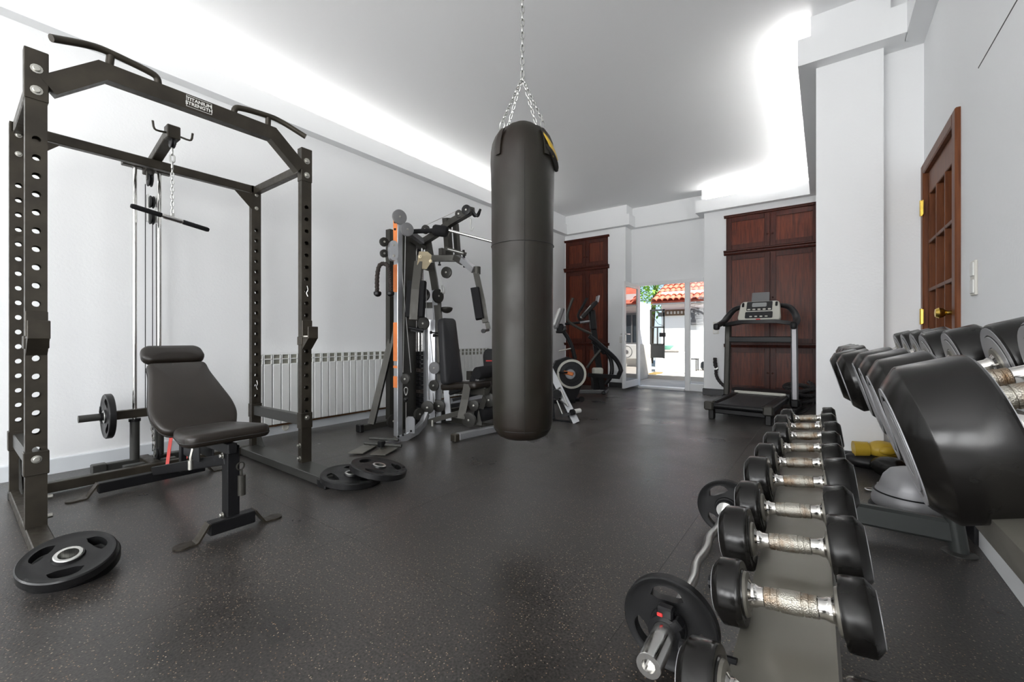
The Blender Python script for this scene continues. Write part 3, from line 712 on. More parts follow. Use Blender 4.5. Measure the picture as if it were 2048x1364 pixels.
# ------------------------------------------------------------------ power rack
FX, BX, PY0, PY1, PYM = -2.975, -3.785, .25, 1.525, .8875
pr_ = thing('power_rack', 'tall dark grey power rack with perforated posts against the left wall', 'power rack', (-3.4, PYM, 0))
holes = [1.878 - .0853 * k for k in range(18)]
for y in (PY0, PY1):
    post('post', pr_, FX, y, .04, 2.29, .05, .07, holes); post('post', pr_, BX, y, .04, 2.20, .05, .07, [h - .04 for h in holes])
for y, s in ((PY0, -1), (PY1, 1)):
    ya, yb = (y - .035, y + .036) if s < 0 else (y - .115, y + .035)
    b_ = MB().mm((-3.83, ya, .012), (-2.54, yb, .068), .004)
    b_.build('base_beam', 'rack_metal_light' if s > 0 else 'rack_metal', pr_, 0)
    MB().mm((-2.60, ya - .003, 0), (-2.50, yb + .003, .055), .006).build('rubber_foot', 'black_rubber', pr_, 0)
    MB().mm((-3.86, ya - .003, 0), (-3.80, yb + .003, .05), .006).build('rubber_foot', 'black_rubber', pr_, 0)
    MB().beam((BX + .02, y, .355), (FX - .02, y, .365), .045, .075, (0, 0, 1)).build('side_brace', 'rack_metal_light', pr_, 0)
    for xx in (BX, FX):
        zc = .365 if xx == FX else .355
        sl_ = MB().mm((xx - .031, y - .041, zc - .055), (xx + .031, y + .041, zc + .055), .003).build('sleeve', 'rack_metal', pr_, 0)
        bolt(MB(), (xx + .031, y, zc + .02), (1, 0, 0)).build('bolt', 'steel_bolt', sl_)
    MB().beam((BX, y, 2.165), (FX, y, 2.165), .045, .06, (0, 0, 1)).build('top_side_beam', 'rack_metal', pr_, 0)
    cp = MB().mm((FX - .029, y - .039, 2.06), (FX + .029, y + .039, 2.295), .003).build('head_bracket', 'rack_metal', pr_, 0)
    for z in (2.205, 2.105): bolt(MB(), (FX + .029, y, z), (1, 0, 0), .014).build('bolt', 'steel_bolt', cp)
    for z in (2.13, 2.02): bolt(MB(), (BX + .025, y, z), (1, 0, 0), .010).build('bolt', 'steel_bolt', pr_)
    for z in (.10, .19): bolt(MB(), (FX, y + (-.035 if s > 0 else .035), z), (0, -1 if s > 0 else 1, 0), .011, .018).build('bolt', 'steel_bolt', pr_)
    g = MB(); yi = y - s * .035
    g.add([(BX + .026, yi, 2.13), (BX + .026, yi - s * .13, 2.13), (BX + .026, yi, 2.0), (BX + .032, yi, 2.13), (BX + .032, yi - s * .13, 2.13), (BX + .032, yi, 2.0)], [[0, 1, 2], [3, 5, 4], [0, 3, 4, 1], [1, 4, 5, 2], [2, 5, 3, 0]])
    g.build('gusset', 'rack_metal', pr_, 0)
    g = MB(); g.add([(BX + .026, y, .07), (BX + .16, y, .07), (BX + .026, y, .25), (BX + .026, y + .006, .07), (BX + .16, y + .006, .07), (BX + .026, y + .006, .25)], [[0, 1, 2], [3, 5, 4], [0, 3, 4, 1], [1, 4, 5, 2], [2, 5, 3, 0]])
    g.build('gusset', 'rack_metal_light', pr_, 0)
MB().beam((BX, PY0 - .03, 2.17), (BX, PY1 + .03, 2.17), .05, .06, (0, 0, 1)).build('top_rear_beam', 'rack_metal', pr_, 0)
MB().beam((BX - .005, PY0 - .03, .04), (BX - .005, PY1 + .03, .04), .05, .06, (0, 0, 1)).build('base_rear_beam', 'rack_metal', pr_, 0)
pu = MB().sweep([(FX, PY0 + .035, 2.145), (FX, .475, 2.315), (FX, 1.30, 2.315), (FX, PY1 - .035, 2.145)], [(-.043, -.03), (.043, -.03), (.043, .03), (-.043, .03)], (1, 0, 0)).build('pull_up_beam', 'rack_metal', pr_, 0)
for s in (-1, 1):
    f = lambda y: PYM + s * (PYM - y)
    pts = [(FX, f(.70), 2.34), (FX + .01, f(.70), 2.39), (FX + .015, f(.67), 2.405), (FX + .02, f(.52), 2.42), (FX + .03, f(.44), 2.418), (FX + .09, f(.29), 2.345)]
    MB().pipe(pts, .0175, 12, smooth=2).build('grip', 'rack_metal', pr_)
    MB().tube((FX + .005, f(.50), 2.33), (FX + .02, f(.505), 2.415), .017).build('grip_riser', 'rack_metal', pr_)
def text(body, size, parent, loc, rot, mat_, name='lettering', bold=.0, ext=.0004):
    cu = bpy.data.curves.new(name, 'FONT'); cu.body = body; cu.size = size; cu.align_x = 'CENTER'; cu.align_y = 'CENTER'; cu.extrude = ext; cu.offset = bold
    cu.materials.append(M_[mat_])
    tmp = bpy.data.objects.new(name, cu); COL.objects.link(tmp); bpy.context.view_layer.update()
    me = bpy.data.meshes.new_from_object(tmp.evaluated_get(bpy.context.evaluated_depsgraph_get())); bpy.data.objects.remove(tmp); me.name = name
    o = bpy.data.objects.new(name, me); COL.objects.link(o); o.parent = parent
    Mx = Matrix.Translation(V(loc)) @ rot.to_4x4()
    o.matrix_local = ROOT.get(parent, Matrix.Identity(4)) @ Mx
    return o
RX = Matrix(((0, 0, 1), (1, 0, 0), (0, 1, 0)))     # text reading along +y, facing +x
bx_ = FX + .0305
text('TITANIUM', .0265, pu, (bx_, .885, 2.331), RX, 'white_print', bold=.0006)
text('STRENGTH', .0265, pu, (bx_, .885, 2.306), RX, 'white_print', bold=.0006)
fr_ = MB()
for lo, hi in (((bx_ - .0005, .822, 2.286), (bx_ + .0005, .824, 2.351)), ((bx_ - .0005, .946, 2.286), (bx_ + .0005, .948, 2.351)), ((bx_ - .0005, .822, 2.286), (bx_ + .0005, .948, 2.288)), ((bx_ - .0005, .822, 2.349), (bx_ + .0005, .948, 2.351))): fr_.mm(lo, hi)
fr_.build('label_frame', 'white_print', pu, 0)
# J hooks
for y in (PY0, PY1):
    h = MB().mm((FX + .026, y - .036, .955), (FX + .036, y + .036, 1.075), .003).mm((FX - .03, y - .041, .90), (FX + .030, y + .041, .96), .003)
    h.mm((FX + .03, y - .036, .945), (FX + .115, y + .036, .958), .003).mm((FX + .105, y - .036, .95), (FX + .115, y + .036, 1.03), .003)
    jh = h.build('bar_hook', 'rack_metal', pr_, 0)
    MB().mm((FX + .036, y - .03, .958), (FX + .104, y + .03, .966), .002).build('liner', 'ivory', jh, 0)
    MB().add([(FX + .03, y - .034, .945), (FX + .11, y - .034, .945), (FX + .03, y - .034, .87), (FX + .03, y + .034, .945), (FX + .11, y + .034, .945), (FX + .03, y + .034, .87)], [[0, 1, 2], [3, 5, 4], [0, 3, 4, 1], [1, 4, 5, 2], [2, 5, 3, 0]]).build('gusset', 'rack_metal', jh, 0)
for (xx, y, z) in ((FX + .03, PY1, 1.32), (BX + .03, PY1, .60)):
    MB().pipe([(xx, y, z), (xx + .01, y + .004, z - .03), (xx, y - .006, z - .05), (xx + .006, y + .003, z - .075)], .0025, 6, smooth=2).build('safety_clip', 'zinc', pr_)
# lat pulldown tower
TX = -4.02
for y in (.815, .955):
    MB().tube((TX, y, .07), (TX, y, 2.20), .0135).build('guide_rod', 'chrome', pr_)
    MB().tube((TX, y, .07), (TX, y, .345), .028, n=18).build('lower_tube', 'rack_metal_light', pr_)
    MB().tube((TX, y, .345), (TX, y, .365), .034, n=18).build('bumper', 'black_rubber', pr_)
MB().mm((TX - .03, .745, 2.19), (TX + .03, 1.025, 2.225), .004).build('tower_head', 'rack_metal', pr_, 0)
MB().mm((TX - .10, .885 - .03, .012), (BX, .885 + .03, .07), .004).build('tower_base', 'rack_metal', pr_, 0)
tfb = MB().mm((TX - .12, .62, .0), (TX - .06, 1.15, .055), .006).mm((TX - .12, .60, 0), (TX - .05, .68, .062), .006)
tfb.build('tower_foot', 'rack_metal_light', pr_, 0)
MB().mm((TX + .03, .74, .012), (TX + .09, 1.04, .05), .004).build('tower_cross_beam', 'rack_metal_light', pr_, 0)
arm = MB().beam((TX, .885, 2.175), (-3.46, .885, 2.30), .055, .06, (0, 1, 0)).build('pulley_arm', 'rack_metal', pr_, 0)
MB().box((-3.44, .885, 2.295), (.075, .07, .085), None, .004).build('arm_block', 'rack_metal', pr_, 0)
for s in (-1, 1): MB().pipe([(-3.44, .885 + s * .03, 2.29), (-3.42, .885 + s * .085, 2.275), (-3.42, .885 + s * .10, 2.285), (-3.42, .885 + s * .105, 2.33)], .0065, 8, smooth=1).build('bar_rest', 'rack_metal', pr_)
def pulley(parent, c, axis, r, w=.02, mat_='black_plastic', name='pulley', bracket=None, hubm='steel_bolt'):
    p = MB().lathe([(0, -w / 2 - .002), (r * .9, -w / 2 - .002), (r, -w / 2), (r, -w / 2 + .004), (r * .86, -.002), (r * .86, .002), (r, w / 2 - .004), (r, w / 2), (r * .9, w / 2 + .002), (0, w / 2 + .002)], c, axis, 26).build(name, mat_, parent)
    ax = V(axis).normalized()
    bolt(MB(), V(c) + ax * (w / 2 + .002), ax, .0065, .007).build('axle_bolt', hubm, p)
    if bracket:
        MB().beam(V(c) + ax * (w / 2 + .006), V(bracket) + ax * (w / 2 + .006), .03, .005, ax, .001).beam(V(c) - ax * (w / 2 + .006), V(bracket) - ax * (w / 2 + .006), .03, .005, ax, .001).build('bracket', 'gym_metal', p, 0)
    return p
pulley(pr_, (-3.44, .885, 2.235), (0, 1, 0), .035, .022)
pulley(pr_, (-3.95, .885, 2.10), (0, 1, 0), .045, .022, bracket=(-3.95, .885, 2.19))
pulley(pr_, (-3.97, .90, 1.95), (0, 1, 0), .045, .022)
pulley(pr_, (-3.97, .90, 1.83), (0, 1, 0), .045, .022)
MB().mm((-3.99, .872, 1.80), (-3.95, .878, 2.0), .002).mm((-3.99, .922, 1.80), (-3.95, .928, 2.0), .002).build('pulley_cheeks', 'zinc', pr_, 0)
pulley(pr_, (-3.92, .92, .10), (0, 1, 0), .045, .022)
for (a, b) in (((-4.0, .87, 2.08), (-4.0, .87, .42)), ((-3.95, .90, 1.80), (-3.95, .90, .12)), ((-3.99, .93, 1.80), (-3.97, .93, .12))): MB().tube(a, b, .0028, n=6).build('cable', 'dark_metal', pr_)
MB().beam((TX + .01, .70, .405), (TX + .01, 1.07, .405), .05, .06, (0, 0, 1)).build('weight_carriage', 'rack_metal', pr_, 0)
for s in (-1, 1):
    MB().tube((TX + .01, .885 + s * .185, .405), (TX + .01, .885 + s * .36, .405), .0245, n=20).build('weight_horn', 'rack_metal_light', pr_)
    MB().tube((TX + .01, .885 + s * .183, .405), (TX + .01, .885 + s * .190, .405), .05, n=20).build('horn_collar', 'rack_metal', pr_)
chain(pr_, (-3.93, .885, .40), (-3.90, .905, .08), .032, .021, .003)
weight_plate('small black grip plate on the weight horn of the lat tower', (TX + .01, .672, .405), (0, -1, 0), .155, .038, .9)
sc_ = tag(MB().ringlathe([(.024, -.006), (.030, -.006), (.030, .006), (.024, .006)], (TX + .01, .635, .405), (0, 1, 0), 20).box((TX + .02, .63, .455), (.02, .008, .05), Matrix.Rotation(.5, 3, 'Y'), .003).build('spring_collar', 'dark_metal', None), 'small dark spring collar clipped on the weight horn', 'collar')
# pulldown bar hanging on its chain
lb = thing('pulldown_bar', 'short straight pulldown bar with black grips hanging from a chain', 'pulldown bar', (-3.44, .885, 1.74))
chain(lb, (-3.44, .885, 2.20), (-3.44, .885, 2.06), .06, .032, .005)
chain(lb, (-3.44, .885, 2.06), (-3.44, .885, 1.77), .034, .022, .0034)
c0 = V((-3.44, .885, 1.735)); dv = V((-.02, .205, -.028)).normalized()
MB().tube(c0 - dv * .05, c0 + dv * .05, .017, n=16).tube(c0 - dv * .06, c0 + dv * .06, .0125).box(c0 + V((0, 0, .02)), (.012, .02, .035), None, .003).build('swivel_sleeve', 'chrome', lb)
for s in (-1, 1): MB().lathe([(.014, 0), (.0155, .004), (.0155, .145), (.012, .155), (0, .157)], c0 + dv * (s * .058), dv * s, 16).build('grip', 'foam', lb)
# red resistance band round the tower foot
rb = MB().sweep([A(333, 942, 2.92), A(339, 895, 2.96), A(347, 845, 3.0), A(352, 820, 3.02)], [(-.012, -.0015), (.012, -.0015), (.012, .0015), (-.012, .0015)], (.6, -.8, 0)).sweep([A(371, 918, 2.98), A(377, 885, 3.02), A(384, 845, 3.04), A(352, 820, 3.02)], [(-.012, -.0015), (.012, -.0015), (.012, .0015), (-.012, .0015)], (.6, -.8, 0)).build('resistance_band', 'red_band', None, 20)
tag(rb, 'red elastic resistance band hanging behind the padded bench', 'band')

# ------------------------------------------------------------------ weight bench
BYC = .82
wb_ = thing('weight_bench', 'adjustable bench with brown black leather pads in front of the power rack', 'bench', (-2.9, BYC, 0))
def rounded(poly, r, n=4):
    out = []; P = [V(p) for p in poly]; N = len(P)
    for i in range(N):
        a, b, c = P[i - 1], P[i], P[(i + 1) % N]; u = (a - b); w = (c - b)
        rr = min(r, u.length * .45, w.length * .45); p0 = b + u.normalized() * rr; p1 = b + w.normalized() * rr
        for k in range(n + 1):
            t = k / n; out.append(tuple(p0 * (1 - t) ** 2 + b * 2 * t * (1 - t) + p1 * t * t))
    return out
seat = rounded([(-.21, -.13), (-.21, .13), (.10, .185), (.20, .175), (.20, -.175), (.10, -.185)], .07)
Ms = Matrix.Translation((-2.475, BYC, .437)) @ Matrix.Rotation(-.06, 4, 'Y')
sp = MB().pad(seat, .062, Ms, .022, .006).build('seat_pad', 'leather', wb_, 50)
hinge = V((-2.70, BYC, .425)); bd = V((-.56, 0, .445)).normalized(); bn = V((bd.z, 0, -bd.x))
Mb = Matrix.Translation(hinge) @ Matrix((bd, V((0, 1, 0)), bn)).transposed().to_4x4()
# local: x along the back upwards, y across, z = outward normal
if Mb.to_3x3().determinant() < 0: Mb = Mb @ Matrix.Scale(-1, 4, V((0, 1, 0)))
back = rounded([(.0, -.16), (.0, .16), (.10, .195), (.20, .195), (.36, .165), (.47, .145), (.55, .145), (.55, -.145), (.47, -.145), (.36, -.165), (.20, -.195), (.10, -.195)], .05)
bp_ = MB().pad(back, .060, Mb, .022, .006).build('back_pad', 'leather', wb_, 50)
head = rounded([(.565, -.125), (.565, .125), (.60, .155), (.67, .15), (.70, .12), (.70, -.12), (.67, -.15), (.60, -.155)], .035)
MB().pad(head, .062, Mb @ Matrix.Translation((0, 0, .006)), .024, .008).build('head_pad', 'leather', wb_, 50)
def piping(outl, Mx, z, r=.0028): return MB().pipe([Mx @ V((x, y, z)) for x, y in outl], r, 6, True)
piping(seat, Ms, .022).build('piping', 'stitch', sp); piping(back, Mb, .022).build('piping', 'stitch', bp_)
MB().beam(Mb @ V((.02, 0, -.022)), Mb @ V((.66, 0, -.022)), .05, .035, (0, 1, 0)).build('back_frame', 'dark_metal', wb_, 0)
MB().beam((-2.68, BYC, .405), (-2.28, BYC, .418), .05, .04, (0, 1, 0)).build('seat_frame', 'dark_metal', wb_, 0)
PX = -2.36
MB().beam((PX, BYC + .02, .05), (PX, BYC + .02, .42), .055, .07, (1, 0, 0)).build('front_post', 'dark_metal', wb_, 0)
MB().beam((-3.50, BYC, .085), (PX, BYC + .02, .355), .055, .06, (0, 1, 0)).build('main_beam', 'dark_metal', wb_, 0)
MB().beam(Mb @ V((.34, 0, -.03)), (-3.0, BYC, .17), .035, .03, (0, 1, 0)).build('support_strut', 'dark_metal', wb_, 0)
MB().mm((-2.86, BYC - .035, .30), (-2.62, BYC - .028, .41), .003).mm((-2.86, BYC + .028, .30), (-2.62, BYC + .035, .41), .003).build('adjuster_plate', 'dark_metal', wb_, 0)
def foot(xc, y0, y1, nm):
    MB().mm((xc - .028, y0 + .10, .02), (xc + .028, y1 - .10, .08), .004).build(nm, 'dark_metal', wb_, 0)
    for s, ye in ((-1, y0), (1, y1)):
        MB().sweep([(xc, ye - s * .10, .078), (xc, ye - s * .055, .008), (xc, ye - s * .045, .004), (xc, ye, .004)], [(-.03, -.004), (.03, -.004), (.03, .004), (-.03, .004)], (0, 0, 1)).lathe([(.036, -.004), (.036, .004), (0, .004)], (xc, ye, .0052), (0, 0, 1), 20).build('foot_tab', 'rack_metal', wb_, 0)
foot(-2.33, .635, 1.03, 'front_foot'); foot(-3.50, .44, 1.18, 'rear_foot')
for p in ((PX + .028, BYC + .02, .36), (PX + .028, BYC + .02, .09)): pass
for z in (.375, .085): bolt(MB(), (PX, BYC - .015, z), (0, -1, 0), .010, .012).build('bolt', 'steel_bolt', wb_)
lp = MB().ringlathe([(.016, -.003), (.021, -.003), (.021, .003), (.016, .003)], (PX + .035, BYC + .05, .315), (1, .2, 0), 18).tube((PX + .034, BYC + .055, .17), (PX + .034, BYC + .055, .27), .018, n=16).pipe([(PX + .034, BYC + .055, .27), (PX + .034, BYC + .055, .30)], .006).build('locking_grip', 'gym_metal', wb_)
MB().pipe([(-2.52, BYC - .09, .40), (-2.515, BYC - .10, .36), (-2.515, BYC - .10, .34)], .006, 8).tube((-2.515, BYC - .10, .345), (-2.515, BYC - .10, .30), .012, n=12).build('pull_pin', 'steel_bolt', wb_)

# ------------------------------------------------------------------ loose plates on the floor
tl_ = V((.30, -.06, .95))
weight_plate('black rubber grip plate lying on top at the foot of the nearest rack post', (-2.375, .285, .083), tl_, .140, .040, .2, 'grip plates by the front left post')
weight_plate('black rubber grip plate underneath at the foot of the nearest rack post', (-2.425, .305, .045), tl_, .140, .040, .9, 'grip plates by the front left post')
weight_plate('black grip plate leaning on the rack foot, partly covered by another plate', (-2.475, 1.575, .047), V((.10, .05, .99)), .188, .042, 2.2, 'grip plates by the far front post')
weight_plate('black grip plate resting tilted on another beside the far rack foot', (-2.36, 1.70, .088), V((.14, .16, .97)), .182, .042, .6, 'grip plates by the far front post')

# ------------------------------------------------------------------ hanging heavy bag
BC = V((-1.366, 1.938, 0)); BR = .174
hb = thing('heavy_bag', 'tall dark leather punching bag hanging from the ceiling by chains', 'punching bag', (BC.x, BC.y, .389))
prof_b = [(.0, .392), (.07, .390), (.11, .396), (.14, .412), (.158, .44), (.167, .48), (.170, .60), (.171, .90), (.1705, 1.2), (.1725, 1.44), (.174, 1.46), (.1735, 1.48), (.175, 1.7), (.178, 1.85), (.179, 1.93), (.176, 1.985), (.168, 2.03), (.152, 2.07), (.134, 2.098), (.118, 2.112), (.108, 2.108), (.10, 2.05), (0, 2.04)]
nb_ = 64; mvb = []; 
cdir = math.atan2(-BC.y, -BC.x)
for k in range(nb_):
    a = 2 * PI * k / nb_
    for (r, z) in prof_b:
        w = max(0, min(1, (z - 1.80) / .28)); q = math.cos(4 * (a - cdir) + PI)
        rr = r * (1 - .014 * w * q + .009 * w * math.sin(13 * a + 2) + .006 * w * math.sin(21 * a)) + .0012 * math.sin(5 * a + z * 9) + .001 * math.sin(9 * a - z * 17)
        mvb.append(V((BC.x + rr * math.cos(a), BC.y + rr * math.sin(a), z + (-.003 * w * q if z > 1.98 else 0))))
mpb = len(prof_b)
bag = MB().add(mvb, [[k * mpb + j, ((k + 1) % nb_) * mpb + j, ((k + 1) % nb_) * mpb + j + 1, k * mpb + j + 1] for k in range(nb_) for j in range(mpb - 1)])
bagO = bag.build('bag_body', 'bag_leather', hb, 60)
MB().pipe([(BC.x + .1755 * math.cos(a), BC.y + .1755 * math.sin(a), 1.462) for a in [2 * PI * k / 48 for k in range(48)]], .0022, 6, True).build('seam', 'stitch', bagO)
sa = cdir + .06
MB().pipe([(BC.x + (r + .0015) * math.cos(sa), BC.y + (r + .0015) * math.sin(sa), z) for r, z in prof_b[4:18]], .0018, 6).build('seam', 'stitch', bagO)
MB().pipe([(BC.x + .160 * math.cos(a), BC.y + .160 * math.sin(a), .45) for a in [2 * PI * k / 48 for k in range(48)]], .002, 6, True).build('seam', 'stitch', bagO)
joint = V((BC.x, BC.y, 2.42))
def onbag(a, z, off):
    for (r0, z0), (r1, z1) in zip(prof_b, prof_b[1:]):
        if z0 <= z <= z1 and z1 > z0: r = r0 + (r1 - r0) * (z - z0) / (z1 - z0); break
    else: r = .118
    return V((BC.x + (r + off) * math.cos(a), BC.y + (r + off) * math.sin(a), z))
for k in range(4):
    a = cdir + PI / 4 + k * PI / 2
    pts = [onbag(a, z, .006) for z in (1.93, 1.97, 2.01, 2.05, 2.08)]
    MB().sweep(pts, [(-.017, -.003), (.017, -.003), (.017, .003), (-.017, .003)], V((math.cos(a), math.sin(a), 0))).build('strap', 'bag_leather', hb, 20)
    top = onbag(a, 2.085, .012)
    MB().pipe([top + V((-math.sin(a) * .022 * q, math.cos(a) * .022 * q, w)) for q, w in ((-1, -.01), (1, -.01), (.6, .035), (-.6, .035))], .003, 6, True, 1).build('ring', 'zinc', hb)
    chain(hb, top + V((0, 0, .03)), joint, .032, .020, .0030)
chain(hb, joint, (BC.x, BC.y, ZC - .03), .048, .026, .0042)
MB().lathe([(.05, 0), (.05, -.008), (.012, -.014), (.009, -.04), (0, -.042)], (BC.x, BC.y, ZC), (0, 0, 1), 18).build('ceiling_anchor', 'zinc', hb)
a0 = cdir + .64
pt = []
for i in range(7):
    for j in range(6):
        u, w = i / 6, j / 5; a = a0 + .75 * u; z = 2.045 - .10 * u - (.015 + .055 * (1 - abs(2 * u - 1))) * w
        pt.append(onbag(a, z, .016 + .006 * math.sin(PI * w)))
MB().add(pt, [[i * 6 + j, i * 6 + j + 1, (i + 1) * 6 + j + 1, (i + 1) * 6 + j] for i in range(6) for j in range(5)]).build('yellow_patch', 'yellow_leather', hb)
pt2 = [onbag(a0 + .10 + .75 * i / 8, 1.975 - .09 * i / 8, .012) for i in range(9)]
MB().pipe(pt2, [.006, .009, .011, .012, .012, .013, .014, .014, .010], 8, smooth=0).build('patch_binding', 'stitch', hb)

# ------------------------------------------------------------------ dumbbell rack and dumbbells
RR = -.0108
def RK(x, y, z): return V((x + RR * (y - .68), y, z))
dr = thing('dumbbell_rack', 'two tier dark steel dumbbell rack along the right wall', 'dumbbell rack', (.2, 1.6, 0))
t1 = math.radians(8); t2 = math.radians(17)
def tray(nm, xc, zc, tilt, hw, y0, y1, mat_):
    c, s = math.cos(tilt), math.sin(tilt); m = MB()
    prof_ = [(-hw - .004, -.05), (-hw, -.05), (-hw, -.004), (hw, -.004), (hw, -.05), (hw + .004, -.05), (hw + .004, 0), (-hw - .004, 0)]
    for (ya, yb) in ((y0, y1),):
        a = [RK(xc + u * c - w * s, ya, zc + u * s + w * c) for u, w in prof_]; b = [RK(xc + u * c - w * s, yb, zc + u * s + w * c) for u, w in prof_]
        n = len(prof_); m.add(a + b, [[i, (i + 1) % n, n + (i + 1) % n, n + i] for i in range(n)] + [list(range(n))[::-1], list(range(n, 2 * n))])
    return m.build(nm, mat_, dr, 0)
tray('lower_tray', -.048, .466, t1, .062, .40, 2.80, 'tray_metal')
tray('upper_tray', .215, .792, t2, .080, .40, 2.80, 'tray_metal')
for y in (.32, 2.66):
    MB().tube(RK(.50, y, .004), RK(.40, y, .82), .033, n=18).build('upright', 'frame_green_grey', dr)
    MB().lathe([(.058, 0), (.058, .005), (.034, .012), (0, .012)], RK(.50, y, 0), (0, 0, 1), 24).build('foot_plate', 'rack_metal_light', dr)
    MB().beam(RK(.49, y, .095), RK(-.17, y, .095), .05, .10, (0, 0, 1), .012).build('base_beam', 'frame_green_grey', dr, 0)
    MB().mm(RK(-.20, y - .04, 0), RK(-.13, y + .04, .05), .008).build('front_foot', 'black_rubber', dr, 0)
    MB().beam(RK(-.05, y, .12), RK(-.05, y, .425), .05, .06, (1, 0, 0), .006).build('front_post', 'frame_green_grey', dr, 0)
    MB().beam(RK(.42, y, .81), RK(.14, y, .715), .045, .06, (0, 0, 1), .006).build('upper_arm', 'frame_green_grey', dr, 0)
for y in (.715, .945, 1.175):
    MB().tube(RK(-.105, y, .455), RK(-.185, y, .445), .0085, n=10).tube(RK(-.18, y, .445), RK(-.188, y, .444), .013, n=10).build('saddle_rod', 'dark_metal', dr)

def dumbbell(label, loc, tilt, R, hd, hl, group, inner=False):
    t = thing('dumbbell', label, 'dumbbell', loc, (0, -tilt, RR * -1), group, world=False)
    h = hl / 2
    MB().lathe([(0, -h - .004), (.0235, -h - .004), (.0235, -h + .006), (.0185, -h + .010), (.0185, -h + .014), (.0155, -h + .02), (.0150, -.038), (.0165, -.036), (.0168, -.028), (.0157, -.0275), (.0157, -.0255), (.0170, -.025), (.0172, -.018), (.0158, -.0175), (.0158, -.0155), (.0176, -.015), (.0180, 0), (.0176, .015), (.0158, .0155), (.0158, .0175), (.0172, .018), (.0170, .025), (.0157, .0255), (.0157, .0275), (.0168, .028), (.0165, .036), (.0150, .038), (.0155, h - .02), (.0185, h - .014), (.0185, h - .010), (.0235, h - .006), (.0235, h + .004), (0, h + .004)], (0, 0, 0), (1, 0, 0), 22).build('handle', 'knurled', t, 25)
    for s in (-1, 1):
        ch = R * .20
        hdm = MB().lathe([(0, h), (R * .72, h), (R * .73, h + .002), (R * .95, h + .002), (R * .985, h + .005), (R, h + .010), (R, h + hd - ch * 1.15), (R * .985, h + hd - ch), (R - ch, h + hd - .002), (R - ch - .003, h + hd), (R * .64, h + hd), (R * .63, h + hd - .002), (R * .60, h + hd - .002), (R * .59, h + hd), (0, h + hd)], (0, 0, 0), (s, 0, 0), 44).build('head', 'dumbbell_rubber', t, 28)
        MB().lathe([(0, h + hd + .0005), (R * .58, h + hd + .0005), (R * .58, h + hd + .0015), (R * .40, h + hd + .0015), (R * .39, h + hd + .0009), (R * .36, h + hd + .0009), (R * .35, h + hd + .0015), (0, h + hd + .0015)], (0, 0, 0), (s, 0, 0), 36).build('end_glare_disc', 'glare_grey', hdm, 20)  # reflection on the outer end, painted as a pale disc
        MB().ringlathe([(R * .66, h + hd - .0005), (R - ch - .004, h + hd - .0005), (R - ch - .004, h + hd + .0012), (R * .66, h + hd + .0012)], (0, 0, 0), (s, 0, 0), 36).build('end_glare_ring', 'glare_grey', hdm, 20)  # the same painted reflection, outer band
        if inner: MB().ringlathe([(.037, h - .0012), (R * .70, h - .0012), (R * .715, h + .002), (.037, h + .002)], (0, 0, 0), (s, 0, 0), 36).ringlathe([(R * .74, h + .0008), (R * .93, h + .0008), (R * .93, h + .004), (R * .74, h + .004)], (0, 0, 0), (s, 0, 0), 36).build('inner_glare', 'glare_grey', hdm, 20)  # grazing reflection painted pale on the inner sides of the upper tier
        MB().ringlathe([(.024, h + .001), (.036, h + .001), (.034, h - .004), (.024, h - .006)], (0, 0, 0), (s, 0, 0), 24).build('collar', 'tray_metal', hdm, 40)
    return t
lower_lab = ['cut off by the frame bottom, nearest of the lower row', 'second of the lower row, chrome grip pale and speckled', 'third of the lower row, beige worn chrome grip', 'fourth of the lower row, grip rusted brown', 'fifth dumbbell of the lower row from the camera', 'sixth dumbbell of the lower row from the camera', 'seventh dumbbell of the lower row from the camera', 'eighth dumbbell of the lower row from the camera', 'ninth dumbbell of the lower row, next to the last', 'farthest dumbbell of the lower row, towards the treadmill']
LP = [(.590, .006, -.022, .053, .048, .128), (.825, .004, -.014, .053, .047, .130), (1.07, -.008, -.018, .066, .060, .138), (1.285, -.010, -.019, .066, .058, .134), (1.52, -.006, -.010, .071, .066, .138), (1.75, -.010, -.010, .066, .060, .134), (1.99, -.008, -.008, .062, .058, .132), (2.23, .004, -.006, .060, .056, .130), (2.45, -.006, -.004, .060, .056, .130), (2.68, .002, 0, .054, .052, .128)]
for k, (y, dx, dz, R, hd, hl) in enumerate(LP):
    dumbbell('round black rubber dumbbell, ' + lower_lab[k], RK(-.046 + dx, y, .531 + dz), t1, R, hd, hl, 'dumbbells on the lower tier')
up_lab = ['huge in the right foreground, cut by the frame edge', 'right behind the largest foreground one', 'third on the upper tier from the camera', 'fourth on the upper tier from the camera', 'fifth on the upper tier, pushed forward to the room', 'sixth on the upper tier, its head sticking out farthest left', 'seventh on the upper tier', 'eighth on the upper tier', 'next to last on the upper tier', 'farthest on the upper tier, below the lower door hinge']
UX = [0, .002, .004, .004, -.022, -.035, 0, 0, 0, 0]
for k in range(10):
    y = .685 + .22 * k; R = .0905 - .0012 * k; hd = .085 - .0012 * k
    xc = .231 + UX[k]
    dumbbell('big round black rubber dumbbell, ' + up_lab[k], RK(xc, y, 0.870 + UX[k] * .306), t2, R, hd, .155, 'dumbbells on the upper tier', True)

